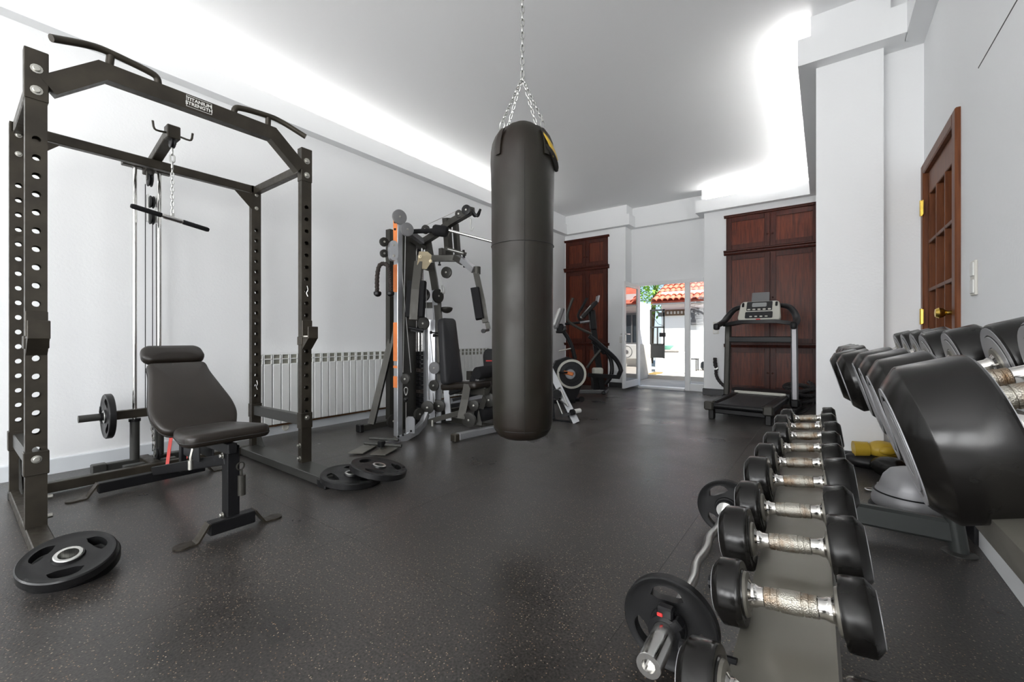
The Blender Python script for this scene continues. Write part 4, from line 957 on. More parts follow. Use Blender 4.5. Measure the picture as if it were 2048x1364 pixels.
# ------------------------------------------------------------------ curl bar with two plates on the floor
ez = thing('curl_bar', 'bent chrome curl bar lying on the floor left of the dumbbell rack', 'barbell', (-.36, 1.7, 0))
def EB(y, dx=0, dz=0): return V((-.356 - .021 * (y - 1.23) + dx, y, .13 + dz))
MB().pipe([EB(1.28), EB(1.48, .004), EB(1.53, .005), EB(1.63, -.012), EB(1.72, .0), EB(1.78, .0), EB(1.87, -.012), EB(1.97, .005), EB(2.02, .004), EB(2.22)], .0165, 14, smooth=1).build('shaft', 'zinc', ez, 50)
for a, b, c in ((1.045, 1.285, 1.29), (2.215, 2.46, 2.21)):
    sl2 = MB().lathe([(0, .02), (.016, .02), (.017, 0), (.0305, 0), (.032, .003), (.032, b - a)] if c > b else [(.025, 0), (.025, b - a - .003), (.023, b - a), (0, b - a)], EB(a), EB(b) - EB(a), 24).build('sleeve', 'chrome', ez)
    MB().tube(EB(c - .008), EB(c + .008), .038, n=24).build('collar', 'zinc', ez)
weight_plate('small black grip plate on the near end of the curl bar', EB(1.245), EB(1.0) - EB(2.0), .131, .034, 1.35, 'plates on the curl bar', .0325, 'dark_metal')
weight_plate('small black grip plate on the far end of the curl bar', EB(2.255), EB(1.0) - EB(2.0), .131, .034, 1.75, 'plates on the curl bar', .0325, 'dark_metal')
cl = thing('bar_clamp', 'black square clamp locking the near plate of the curl bar', 'clamp', EB(1.20))
MB().ringlathe([(.0325, -.016), (.046, -.016), (.046, .016), (.0325, .016)], EB(1.202), (0, 1, 0), 24).build('ring', 'black_plastic', cl)
MB().box(EB(1.20, .0, .056), (.045, .03, .03), None, .005).box(EB(1.20, .03, .03), (.03, .03, .03), Matrix.Rotation(.8, 3, 'Y'), .004).build('lever', 'black_plastic', cl, 0)
MB().box(EB(1.184, -.012, .050), (.016, .006, .01), None, .002).build('release_button', 'orange_tape' if False else 'red_print', cl, 0)

# ------------------------------------------------------------------ gear on the floor by the column
def blob(c, r, sc, n=18, rot=None, f=None):
    m = MB(); vs_ = []; R = rot or Matrix.Identity(3)
    for i in range(n + 1):
        ph = PI * i / n
        for j in range(n * 2):
            th = PI * j / n; p = V((math.sin(ph) * math.cos(th), math.sin(ph) * math.sin(th), math.cos(ph)))
            if f: p = f(p)
            vs_.append(V(c) + R @ V((p.x * sc[0], p.y * sc[1], p.z * sc[2])) * r)
    fs = [[i * n * 2 + j, i * n * 2 + (j + 1) % (2 * n), (i + 1) * n * 2 + (j + 1) % (2 * n), (i + 1) * n * 2 + j] for i in range(n) for j in range(2 * n)]
    return m.add(vs_, fs)
def glove(label, c, yaw, mat_, s=1.0):
    c = V(c); t = thing('boxing_glove', label, 'boxing glove', (c.x, c.y, 0)); Rz = Matrix.Rotation(yaw, 3, 'Z')
    def sh_(p): return V((p.x * (1.1 if p.x > 0 else .95), p.y * (1 - .12 * p.x), p.z * (1 - .1 * p.x * p.x)))
    blob(c, .09 * s, (1.25, .95, .82), rot=Rz, f=sh_).build('fist', mat_, t, 80)
    blob(c + Rz @ V((.02 * s, -.07 * s, .005)), .042 * s, (1.5, .75, .8), 12, Rz @ Matrix.Rotation(.25, 3, 'Z')).build('thumb', mat_, t, 80)
    MB().tube(c + Rz @ V((-.09 * s, 0, -.005)), c + Rz @ V((-.19 * s, 0, -.01)), .060 * s, .064 * s, 22).build('cuff', mat_, t, 40)
    return t
glove('black leather boxing glove on the floor by the column', (.365, 3.78, .078), 2.6, 'dumbbell_rubber', 1.0)
glove('yellow boxing glove lying behind the black glove by the column', (.33, 3.97, .155), .2, 'yellow_leather', .85)
gb = tag(blob((.30, 3.955, .062), .1, (1.9, .9, .62), f=lambda p: V((p.x, p.y, p.z * (1 + .15 * math.sin(5 * p.x))))).build('gym_bag', 'black_rubber', None, 80), 'soft black bag on the floor under the yellow glove', 'bag')
for k, (x, y, rz) in enumerate(((.255, 3.42, .3), (.285, 3.37, 1.2), (.30, 3.46, 2.2))):
    cb = MB(); Rz = Matrix.Rotation(rz, 3, 'Z')
    cb.pipe([V((x, y, .012 + .01 * k)) + Rz @ V(p) for p in ((-.05, -.022, 0), (.02, -.022, 0), (.05, 0, .012), (.02, .022, 0), (-.05, .022, 0))], .0055, 8, True, 2)
    tag(cb.build('snap_hook', 'zinc', None, 60), ['open steel snap hook nearest the lower dumbbells', 'steel snap hook lying crosswise on the others', 'steel snap hook next to the black boxing glove'][k], 'hook', 'steel snap hooks on the floor')
bd_ = thing('balance_dome', 'silver grey balance dome with black rim under the upper dumbbells', 'balance dome', (.372, 3.08, 0))
MB().lathe([(.150, .035), (.160, .05), (.163, .075), (.150, .115), (.128, .15), (.128, .151), (.112, .20), (.085, .235), (.05, .25), (0, .255)], (.372, 3.08, 0), (0, 0, 1), 40).build('dome', 'silver_grey', bd_)
MB().lathe([(0, 0), (.155, 0), (.172, .012), (.175, .03), (.166, .045), (.14, .045), (0, .04)], (.372, 3.08, 0), (0, 0, 1), 40).build('rim', 'black_rubber', bd_)
MB().ringlathe([(.148, .113), (.155, .116), (.151, .122), (.144, .120)], (.372, 3.08, 0), (0, 0, 1), 40).build('groove', 'dark_metal', bd_)

# ------------------------------------------------------------------ treadmill
tm = thing('treadmill', 'folding treadmill with cream console in front of the mahogany cupboard', 'treadmill', (-.775, 5.30, 0), (0, 0, math.radians(-4.0)), world=False)
for s in (-1, 1):
    MB().mm((s * .285 - .05, .0, .13), (s * .285 + .05, 1.42, .20), .012).build('side_rail', 'black_plastic', tm, 0)
    MB().mm((s * .285 - .012, .10, .2), (s * .285 + .03, 1.25, .206), .002).build('rail_grip', 'dark_metal', tm, 0)
    MB().mm((s * .30 - .055, -.04, .11), (s * .30 + .045, .09, .215), .015).build('end_cap', 'gym_metal', tm, 0)
    MB().mm((s * .29 - .03, .02, .0), (s * .29 + .03, .10, .12), .008).build('foot', 'black_rubber', tm, 0)
    MB().beam((s * .40, 1.16, .02), (s * .385, 1.20, 1.13), .055, .075, (1, 0, 0), .015).build('upright', 'gym_metal' if s < 0 else 'upright_grey', tm, 0)
    MB().mm((s * .40 - .04, .95, .0), (s * .40 + .04, 1.50, .07), .015).build('base_foot', 'black_plastic', tm, 0)
    MB().mm((s * .40 - .045, 1.10, .07), (s * .40 + .045, 1.26, .17), .015).build('upright_cover', 'black_plastic', tm, 0)
    MB().pipe([(s * .43, .78, 1.11), (s * .435, .92, 1.13), (s * .425, 1.12, 1.17), (s * .40, 1.24, 1.25), (s * .33, 1.30, 1.36), (s * .22, 1.32, 1.385)], [.032, .036, .04, .042, .036, .03], 12, smooth=2).build('handrail', 'black_plastic', tm)
    MB().box((s * .43, .79, 1.10), (.07, .10, .09), None, .025, 2).build('handle_end', 'black_plastic', tm)
    MB().lathe([(0, 0), (.05, 0), (.055, .01), (.05, .03), (0, .03)], (s * .40, 1.52, .055), (s, 0, 0), 18).build('transport_wheel', 'black_rubber', tm)
MB().mm((-.235, -.01, .155), (.235, 1.20, .193), .012).build('running_belt', 'belt', tm, 0) if 'belt' in M_ else MB().mm((-.235, -.01, .155), (.235, 1.20, .193), .012).build('running_belt', 'pad_grey', tm, 0)
MB().tube((-.25, .015, .165), (.25, .015, .165), .03).build('roller', 'black_plastic', tm)
MB().mm((-.26, .05, .07), (.26, 1.3, .13), .01).build('deck_frame', 'black_plastic', tm, 0)
hood = MB(); hp = [(1.16, .19), (1.17, .225), (1.24, .255), (1.45, .25), (1.52, .20), (1.52, .10), (1.16, .10)]
hood.prism([(y, z) for y, z in hp], .68, Matrix(((0, 0, 1, -.34), (1, 0, 0, 0), (0, 1, 0, 0), (0, 0, 0, 1))))
hood.build('motor_hood', 'black_plastic', tm, 30)
MB().mm((-.30, 1.155, .195), (.30, 1.185, .232), .006).build('hood_trim', 'cream_plastic', tm, 0)
MB().beam((-.385, 1.19, .93), (.385, 1.19, .93), .045, .08, (0, 0, 1), .01).build('cross_bar', 'black_plastic', tm, 0)
MB().sweep([(-.40, 1.15, 1.13), (-.2, 1.10, 1.165), (.2, 1.10, 1.165), (.40, 1.15, 1.13)], [(-.09, -.022), (.09, -.022), (.09, .022), (-.09, .022)], (0, 0, 1)).build('console_tray', 'black_plastic', tm, 20)
Mc = Matrix.Translation((0, 1.16, 1.165)) @ Matrix.Rotation(math.radians(66), 4, 'X')
co = rounded([(-.255, 0), (.255, 0), (.225, .28), (-.225, .28)], .05, 4)
cons = MB().pad(co, .07, Mc, .02, .004).build('console', 'cream_plastic', tm, 50)
def onc(x0, x1, y0, y1, d, mt, nm): return MB().prism(rounded([(x0, y0), (x1, y0), (x1, y1), (x0, y1)], .015, 3), .004, Mc @ Matrix.Translation((0, 0, .071 + d))).build(nm, mt, cons, 0)
onc(-.15, .15, .13, .265, .002, 'pad_grey', 'display_panel'); onc(-.085, .085, .185, .245, .006, 'screen_grey', 'screen'); onc(-.16, .16, .02, .115, .002, 'pad_grey', 'key_panel')
for s in (-1, 1): onc(s * .195 - .014, s * .195 + .014, .19, .255, .002, 'black_plastic', 'speaker')
for k in range(5): onc(-.12 + k * .06 - .018, -.12 + k * .06 + .018, .138, .158, .006, 'cream_plastic', 'key')
for k in range(4): onc(-.09 + k * .06 - .016, -.09 + k * .06 + .016, .035, .052, .006, 'cream_plastic', 'key')
MB().box((.0, 1.10, 1.19), (.05, .05, .03), None, .006).build('safety_key', 'red_print', tm, 0)
tbm = MB().box((0, 1.26, 1.50), (.21, .012, .14), Matrix.Rotation(-.3, 3, 'X'), .005).build('tablet_holder', 'shutter_grey', tm, 0)

# ropes and cable by the treadmill
def twisted_rope(pts, r, mb=None, n=6, strands=3, pitch=.09):
    mb = mb or MB(); P = [V(p) for p in pts]
    for _ in range(3):
        q = [P[0]]
        for a, b in zip(P, P[1:]): q += [a * .75 + b * .25, a * .25 + b * .75]
        q.append(P[-1]); P = q
    D = [0]
    for a, b in zip(P, P[1:]): D.append(D[-1] + (b - a).length)
    L = D[-1]; N = max(8, int(L / .012)); S_ = []; i = 0
    for k in range(N + 1):
        d = L * k / N
        while i < len(P) - 2 and D[i + 1] < d: i += 1
        t = (d - D[i]) / max(1e-6, D[i + 1] - D[i]); S_.append((P[i].lerp(P[i + 1], min(1, t)), d))
    for s in range(strands):
        pp_ = []
        x = None
        for k in range(N + 1):
            tg = (S_[min(k + 1, N)][0] - S_[max(k - 1, 0)][0]).normalized()
            if x is None: x, y, _ = axis_frame(tg)
            x = (x - tg * x.dot(tg)).normalized(); y = tg.cross(x); a = 2 * PI * (s / strands + S_[k][1] / pitch)
            pp_.append(S_[k][0] + (x * math.cos(a) + y * math.sin(a)) * r * .5)
        mb.pipe(pp_, r * .56, n)
    return mb
br = thing('battle_rope', 'thick dark battle rope coiled in a heap behind the treadmill', 'rope', (-.2, 7.3, 0))
pts = []
for k in range(60):
    a = k * .55; rr = .20 - .05 * math.sin(k * .37); pts.append((-.28 + rr * 1.0 * math.cos(a), 7.3 + rr * .9 * math.sin(a), .03 + .26 * k / 60 + .03 * math.sin(k * 1.3)))
twisted_rope(pts, .026, pitch=.12).build('coil', 'rope', br, 60)
hr = thing('hanging_rope', 'black training rope looped on the wall left of the treadmill', 'rope', (-1.45, 7.6, .2))
twisted_rope([A(1430, 716, 7.0), A(1430, 728, 7.0), A(1432, 735, 7.0)], .03, pitch=.15).build('end', 'rope', hr, 60)
MB().ringlathe([(.02, -.008), (.03, -.008), (.03, .008), (.02, .008)], A(1432, 735, 7.0), (0, 1, 0), 16).build('clip', 'zinc', hr)
twisted_rope([A(1432, 740, 7.0), A(1432, 752, 6.98), A(1440, 765, 6.95), A(1452, 775, 6.9)], .026, pitch=.13).build('loop', 'rope', hr, 60)
twisted_rope([A(1434, 738, 7.05), A(1442, 740, 7.05), A(1450, 750, 7.0), A(1456, 768, 6.95)], .026, pitch=.13).build('loop', 'rope', hr, 60)
pc = tag(MB().pipe([(-.20, 6.9, .015), (-.25, 6.6, .008), (-.32, 6.35, .008), (-.20, 6.35, .008), (-.10, 6.6, .1), (-.07, 6.75, .35)], .006, 8, smooth=3).build('power_cable', 'black_plastic', None, 60), 'thin black power cable trailing from the treadmill to the wall', 'cable')

# ------------------------------------------------------------------ multi station cable gym
gy = thing('multi_gym', 'grey multi station cable gym with weight stack and padded seat', 'gym machine', (-3.2, 3.2, 0))
VW = V((-SN, CS, 0))                     # away from the photographer, for parts that face him
def sq(nm, pts, w, m, up=None, h=None, parent=gy):
    pts = [V(p) for p in pts]; h = h or w
    if up is None:
        d = (pts[-1] - pts[0]).normalized(); up = V((0, 0, 1)) if abs(d.z) < .8 else V((1, 0, 0))
    return MB().sweep(pts, [(-w / 2, -h / 2), (w / 2, -h / 2), (w / 2, h / 2), (-w / 2, h / 2)], up).build(nm, m, parent, 0)
# base
MB().mm((-3.79, 2.50, .012), (-3.72, 4.25, .07), .004).build('rear_base_beam', 'gym_metal', gy, 0)
for y in (2.485, 4.26): MB().box((-3.755, y, .04), (.08, .05, .078), None, .008).build('end_cap', 'black_rubber', gy, 0)
MB().mm((-3.72, 3.34, .012), (-2.60, 3.40, .07), .004).build('centre_base_beam', 'gym_metal', gy, 0)
MB().beam((-2.70, 2.80, .045), (-2.53, 4.05, .045), .06, .06, (0, 0, 1)).build('front_base_beam', 'gym_silver', gy, 0)
for p in ((-2.705, 2.77, .04), (-2.525, 4.07, .04)): MB().box(p, (.075, .06, .075), Matrix.Rotation(-.13, 3, 'Z'), .01).build('end_cap', 'rack_metal', gy, 0)
sq('rear_strut', [A(743, 848, 4.32), A(789, 655, 4.52), A(792, 600, 4.55)], .062, 'gym_metal', (.6, -.8, 0))
sq('rear_column', [A(781, 838, 4.5), A(781, 460, 4.5)], .07, 'gym_metal', (1, 0, 0))
# front upright with orange tape
ux, uy = A(796, 880, 3.99).x, A(796, 880, 3.99).y
MB().mm((ux - .03, uy - .03, .02), (ux + .03, uy + .03, A(796, 425, 3.99).z), .005).build('front_upright', 'gym_silver', gy, 0)
for pa, pb in ((490, 437), (585, 530), (722, 645), (736, 731), (775, 752)):
    za, zb = A(790, pa, 3.99).z, A(790, pb, 3.99).z
    MB().mm((ux - .0305, uy - .0325, za), (ux + .028, uy - .0295, zb), .001).build('orange_strip', 'orange_tape', gy, 0)
MB().mm((ux - .028, uy - .0322, A(790, 437, 3.99).z), (ux + .028, uy - .0295, A(790, 425, 3.99).z)).build('cap', 'ivory', gy, 0)
for py in (446, 460): bolt(MB(), (ux, uy - .033, A(790, py, 3.99).z), (0, -1, 0), .008).build('bolt', 'dark_metal', gy)
# shrouds and stack
def vplate(nm, px0, px1, py0, py1, D0, D1, m, th=.012):
    a, b = A(px0, py1, D0), A(px1, py1, D1); z0, z1 = A(px0, py1, (D0 + D1) / 2).z, A(px0, py0, (D0 + D1) / 2).z
    d = (b - a); d.z = 0; n = V((-d.y, d.x, 0)).normalized() * th
    return MB().add([V((p.x, p.y, z)) for z in (z0, z1) for p in (a, b, b + n, a + n)], [[0, 1, 2, 3], [4, 7, 6, 5], [0, 4, 5, 1], [1, 5, 6, 2], [2, 6, 7, 3], [3, 7, 4, 0]]).build(nm, m, gy, 0)
vplate('shroud', 806, 832, 470, 858, 4.35, 4.55, 'gym_metal')
m = MB(); n = 10
z0, z1 = A(857, 838, 4.55).z, A(857, 640, 4.55).z
a, b = A(846, 700, 4.62), A(870, 700, 4.50); d = b - a; d.z = 0; nn_ = V((d.y, -d.x, 0)).normalized()
for i in range(n + 1):
    t = i / n; p = a + d * t + nn_ * (.05 * math.sin(PI * t))
    m.v += [V((p.x, p.y, z0)), V((p.x, p.y, z1))]
    if i: m.f.append([2 * i - 2, 2 * i, 2 * i + 1, 2 * i - 1])
m.build('curved_shroud', 'gym_silver', gy, 60)
vplate('rear_shroud', 832, 847, 480, 856, 4.75, 4.80, 'dark_metal')
cst = A(838, 800, 4.62)
for k in range(15):
    zz_ = .12 + k * .046
    MB().box((cst.x, cst.y, zz_ + .02), (.16, .11, .040), None, .004).box((cst.x + .02, cst.y - .057, zz_ + .02), (.05, .004, .018), None, 0).build('stack_plate', 'dark_metal' if k % 5 else 'rope_dark', gy, 0)
for s in (-1, 1): MB().tube((cst.x + s * .05, cst.y, .08), (cst.x + s * .05, cst.y, 2.0), .011).build('guide_rod', 'chrome', gy)
MB().tube((cst.x, cst.y, .8), (cst.x, cst.y, 1.05), .014).build('selector_stem', 'chrome', gy)
sq('stack_bridge', [A(822, 660, 4.45), A(845, 663, 4.45)], .03, 'dark_metal')
sq('top_plate', [A(806, 477, 4.45), A(848, 497, 4.62)], .09, 'gym_metal', h=.03)
# pulleys: (px, py, depth, radius px, axis)
AX, AY, AZ = V((1, 0, 0)), V((.25, -1, 0)), V((1, -.28, 0)).normalized()
for px, py, D, rp, ax in ((799, 434, 3.88, 14.5, AZ), (814, 459, 3.90, 13.5, AZ), (768, 484, 3.92, 9, AZ), (768, 507, 3.92, 8, AZ), (851, 459, 4.45, 9, AY), (893, 545, 4.3, 11.5, AY), (839, 580, 4.5, 10, AY), (848, 590, 4.6, 13, AY), (847, 647, 4.3, 13, AY), (869, 736, 4.4, 12, AY), (868, 771, 4.35, 11, AY), (811, 758, 3.95, 10.5, AY), (855, 815, 4.2, 13, V((.5, -.85, 0))), (878, 812, 4.3, 12, V((.5, -.85, 0))), (838, 828, 4.1, 12, AX), (785, 842, 4.15, 13, AX), (948, 811, 4.0, 11, AY), (938, 840, 3.95, 15, AY), (978, 800, 4.15, 14, AY), (876, 592, 4.45, 14, AX), (918, 428, 4.25, 8, AY)):
    pulley(gy, A(px, py, D), ax, rp / FOC * D, .022, 'shutter_grey' if px in (799, 814, 869) else 'pulley_grey')
# double pulley housing
hs = MB(); hc = A(786, 502, 3.85)
o8 = [];
for k in range(24):
    t = 2 * PI * k / 24; o8.append((math.cos(t) * .045 * (1 - .12 * math.cos(2 * t)), (math.sin(t) * .09) * (1 + .12 * abs(math.cos(t)))))
Mh = Matrix.Translation(hc) @ Matrix(((.38, 0, .925, 0), (.925, 0, -.38, 0), (0, 1, 0, 0), (0, 0, 0, 1))) @ Matrix.Translation((0, 0, -.03))
hs.prism(o8, .06, Mh).build('pulley_housing', 'gym_silver', gy, 30)
for dz in (-.05, .05): bolt(MB(), hc + V((.925, -.38, 0)) * .03 + V((0, 0, dz)), (.925, -.38, 0), .009).build('bolt', 'steel_bolt', gy)
sq('pulley_shaft', [A(768, 484, 4.0), A(790, 486, 3.98)], .02, 'dark_metal'); sq('pulley_shaft', [A(768, 505, 4.0), A(790, 507, 3.98)], .02, 'dark_metal')
# upper arms
sq('link_arm', [A(816, 462, 4.15), A(844, 483, 4.5)], .05, 'gym_silver')
sq('boom', [A(842, 487, 4.6), A(872, 468, 4.5), A(901, 446, 4.4), A(945, 420, 4.15)], .062, 'gym_metal')
sq('boom_post', [A(893, 436, 4.42), A(898, 512, 4.5)], .065, 'gym_metal', (1, 0, 0))
sq('boom_post', [A(911, 448, 4.55), A(916, 515, 4.6)], .05, 'gym_metal', (1, 0, 0))
sq('rear_post', [A(855, 482, 4.62), A(860, 512, 4.62)], .06, 'gym_metal', (1, 0, 0))
sq('press_beam', [A(835, 517, 4.4), A(915, 517, 4.35)], .06, 'gym_metal')
sq('press_cap', [A(884, 497, 4.35), A(884, 510, 4.35)], .05, 'gym_metal', (1, 0, 0))
sq('press_bracket', [A(893, 497, 4.3), A(930, 508, 4.2)], .05, 'gym_metal', h=.035)
MB().beam(A(896, 498, 4.26), A(926, 506, 4.17), .02, .008, (0, 0, 1), .002).build('index_strip', 'white_print', gy, 0)
sq('press_plate', [A(912, 515, 4.3), A(928, 525, 4.2)], .07, 'gym_metal', h=.06)
sq('press_stop', [A(927, 500, 4.2), A(929, 535, 4.2)], .018, 'dark_metal', (1, 0, 0))
MB().lathe([(0, 0), (.016, 0), (.016, .012), (.008, .018), (.008, .04), (0, .04)], A(879, 531, 4.35), (0, 0, 1), 14).build('knob', 'black_plastic', gy)
# right butterfly arm
sq('butterfly_arm', [A(925, 520, 4.2), A(949, 541, 4.05)], .055, 'gym_silver')
MB().lathe([(0, -.035), (.035, -.035), (.035, .035), (0, .035)], A(954, 541, 4.05), (0, 0, 1), 18).build('arm_pivot', 'gym_metal', gy)
sq('butterfly_lever', [A(952, 545, 4.05), A(964, 600, 4.0), A(971, 645, 3.98)], .055, 'gym_metal', (.6, -.8, 0))
MB().sweep([A(950, 577, 4.0), A(960, 638, 3.97)], [(-.055, -.03), (-.045, -.04), (.045, -.04), (.055, -.03), (.055, .03), (.045, .04), (-.045, .04), (-.055, .03)], (.8, .6, 0)).build('forearm_pad', 'foam', gy, 30)
sq('handle_drop', [A(974, 645, 3.97), A(977, 658, 3.97)], .04, 'gym_metal', (.6, -.8, 0))
MB().tube(A(977, 660, 4.0), A(967, 662, 3.85), .012).tube(A(968, 662, 3.86), A(966, 662, 3.83), .02).build('handle', 'dark_metal', gy)
# left butterfly arm with its pads and pivot plate
MB().prism([(-.07, -.05), (-.05, -.09), (.02, -.09), (.06, -.03), (.07, .05), (.03, .08), (-.05, .075)], .02, Matrix.Translation(A(848, 520, 4.05)) @ Matrix(((.5, 0, .86, 0), (.86, 0, -.5, 0), (0, 1, 0, 0), (0, 0, 0, 1)))).build('pivot_plate', 'ivory_metal' if 'ivory_metal' in M_ else 'rack_metal_light', gy, 20)
for q in ((840, 513), (861, 522)): bolt(MB(), A(*q, 3.98), (.5, -.86, 0), .011, .01).build('bolt', 'ivory_metal', gy)
sq('butterfly_lever', [A(838, 525, 4.05), A(832, 580, 4.0), A(828, 640, 3.97)], .075, 'gym_metal', (.6, -.8, 0))
for px in (820, 844):
    MB().sweep([A(px + 2, 563, 4.03), A(px - 2, 634, 4.0)], [(-.03, -.03), (-.022, -.045), (.022, -.045), (.03, -.03), (.03, .03), (.022, .045), (-.022, .045), (-.03, .03)], (.6, -.8, 0)).build('forearm_pad', 'foam', gy, 30)
MB().tube(A(818, 655, 4.0), A(846, 661, 4.0), .014).tube(A(843, 660, 4.0), A(847, 661, 4.0), .02).build('handle', 'dark_metal', gy)
sq('bracket_arm', [A(838, 528, 4.1), A(862, 536, 4.3)], .06, 'gym_metal')
# seat column
sq('seat_column', [A(862, 525, 4.45), A(868, 560, 4.5), A(874, 600, 4.55), A(880, 660, 4.55), A(882, 760, 4.55)], .07, 'gym_metal', (.6, -.8, 0))
sq('seat_column', [A(868, 560, 4.5), A(876, 700, 4.62), A(878, 845, 4.66)], .055, 'gym_silver', (.6, -.8, 0))
sq('cross_beam', [A(842, 611, 4.55), A(882, 610, 4.55)], .06, 'gym_metal')
blob(A(893, 616, 4.6), .055, (1.15, 1.3, .75), 14, None, lambda p: V((p.x, p.y, p.z * (.35 if p.z > 0 else 1.4)))).build('saddle', 'gym_metal', gy, 60)
for q in ((862, 665), (868, 671)): MB().tube(A(q[0], q[1], 4.4), A(q[0] + 14, q[1] + 1, 4.45), .007).tube(A(q[0] - 2, q[1], 4.4), A(q[0] + 2, q[1], 4.4), .016).build('adjust_knob', 'dark_metal', gy)
# backrest, seat
bc = A(899, 702, 4.27)
Rb = Matrix.Rotation(math.radians(-7), 4, 'Y')
back2 = rounded([(-.335, -.13), (.335, -.10), (.335, .10), (-.335, .13)], .05)
Mk = Matrix.Translation(bc) @ Rb @ Matrix(((0, 0, 1, -.05), (0, 1, 0, 0), (1, 0, 0, 0), (0, 0, 0, 1)))
MB().pad(back2, .095, Mk, .03, .012).build('back_pad', 'pad_grey', gy, 50)
sc2 = A(925, 772, 4.22)
MB().pad(rounded([(-.24, -.15), (.24, -.13), (.24, .13), (-.24, .15)], .05), .07, Matrix.Translation(sc2 + V((.02, .04, -.03))) @ Matrix.Rotation(-.10, 4, 'Y'), .025, .006).build('seat_pad', 'leather', gy, 50)
sq('seat_beam', [sc2 + V((-.3, .04, -.07)), sc2 + V((.28, .04, -.04))], .06, 'gym_metal')
MB().tube(A(900, 787, 4.05), A(920, 781, 4.15), .018).build('seat_lever', 'foam', gy)
# leg developer
sq('leg_post', [V((-2.62, 3.37, .06)), A(981, 770, 4.30), A(978, 745, 4.3)], .065, 'gym_metal', (0, 1, 0))
sq('leg_lever', [A(935, 770, 4.08), A(930, 800, 4.03), A(922, 838, 3.98)], .07, 'gym_metal', (.6, -.8, 0))
sq('leg_lever', [A(950, 745, 4.2), A(940, 775, 4.12)], .05, 'dark_metal', (.6, -.8, 0))
for q0, q1, r in (((953, 747), (1003, 738), .062), ((957, 831), (1006, 818), .070)):
    MB().lathe([(0, 0), (r * .9, 0), (r, .01), (r, .36), (r * .9, .37), (0, .37)], A(*q0, 4.1), A(*q1, 4.38) - A(*q0, 4.1), 24).build('foam_roller', 'foam', gy)
sq('leg_link', [A(978, 770, 4.25), A(962, 818, 4.12), A(958, 850, 4.1)], .05, 'gym_metal', (.6, -.8, 0))
sq('low_row_bar', [A(858, 843, 4.08), A(920, 825, 4.0)], .045, 'gym_metal')
MB().tube(A(865, 840, 4.05), A(865, 852, 4.05), .014).build('stop_pin', 'steel_bolt', gy)
sq('seat_support', [A(893, 780, 4.35), A(898, 840, 4.36)], .055, 'gym_silver', (.6, -.8, 0))
sq('brace_rod', [A(905, 800, 4.25), A(975, 782, 4.3)], .03, 'dark_metal'); sq('brace_rod', [A(905, 812, 4.25), A(930, 808, 4.1)], .035, 'dark_metal')
sq('hip_bracket', [A(941, 742, 4.4), A(941, 760, 4.4)], .06, 'gym_metal', (1, 0, 0))
# low pulley runner and footplates
MB().sweep([A(795, 880, 3.86), A(812, 874, 3.9), A(832, 862, 3.98), A(846, 846, 4.08), A(853, 828, 4.16)], [(-.025, -.03), (.025, -.03), (.025, .03), (-.025, .03)], (0, 0, 1)).build('runner', 'gym_silver', gy, 0)
MB().prism([(-.04, 0), (.05, 0), (.05, .13), (.03, .155), (-.02, .155), (-.04, .13)], .012, Matrix.Translation(A(820, 866, 3.92)) @ Matrix(((.85, 0, .5, 0), (.5, 0, -.85, 0), (0, 1, 0, 0), (0, 0, 0, 1)))).build('runner_bracket', 'gym_silver', gy, 0)
for q in ((797, 873), (806, 870), (822, 862)): bolt(MB(), A(q[0], q[1], 3.83), (.6, -.8, 0), .007).build('bolt', 'dark_metal', gy)
sq('foot_beam', [A(796, 882, 3.84), A(763, 888, 3.55)], .05, 'gym_silver', h=.03)
MB().tube(A(739, 876, 3.75), A(797, 880, 3.72), .013).build('foot_bar', 'rack_metal_light', gy)
MB().tube(A(729, 886, 3.56), A(803, 892, 3.52), .014).build('foot_bar', 'rack_metal_light', gy)
MB().box(A(763, 888, 3.53), (.05, .05, .05), None, .005).build('foot_block', 'black_plastic', gy, 0)
def fplate(qs): 
    p = [V((*A(q[0], q[1], .93 * FOC / (q[1] - CYP)).xy, .014)) for q in qs]; up_ = V((0, 0, .006))
    MB().add(p + [x + up_ for x in p], [[3, 2, 1, 0], [4, 5, 6, 7], [0, 1, 5, 4], [1, 2, 6, 5], [2, 3, 7, 6], [3, 0, 4, 7]]).build('foot_plate', 'tray_metal', gy, 0)
fplate([(696, 905), (726, 906), (759, 888), (732, 887)]); fplate([(740, 908), (771, 909), (802, 892), (772, 891)])
fplate([(785, 879), (796, 882), (806, 868), (792, 867)])
# cables and hooks
for a, b in ((A(811, 462, 4.1), A(806, 745, 4.0)), (A(800, 500, 4.1), A(822, 745, 4.1)), (A(851, 451, 4.45), A(915, 421, 4.25)), (A(852, 560, 4.5), A(855, 720, 4.5)), (A(860, 660, 4.4), A(866, 726, 4.42)), (A(882, 556, 4.3), A(882, 585, 4.3)), (A(812, 805, 3.9), A(812, 868, 3.88)), (A(866, 786, 4.4), A(868, 815, 4.4)), (A(852, 664, 4.45), A(858, 800, 4.5))):
    MB().tube(a, b, .0035, n=6).build('cable', 'zinc', gy)
MB().pipe([A(812, 774, 3.92), A(808, 778, 3.92), A(810, 788, 3.92), A(812, 791, 3.92), A(814, 788, 3.92), A(816, 778, 3.92)], .005, 6, True, 1).build('snap_hook', 'zinc', gy)
blob(A(812, 799, 3.9), .022, (1, 1, 1), 10).build('cable_ball', 'black_rubber', gy, 60)
for k in (-1, 1): MB().pipe([A(945, 420, 4.12), A(949 + 3 * k, 432, 4.1 - .05 * k), A(955 + 2 * k, 433, 4.08 - .09 * k), A(961, 418, 4.06 - .1 * k)], .011, 8, smooth=2).build('bar_rest', 'dark_metal', gy)
pulley(gy, A(933, 420, 4.15), AY, .05, .024)
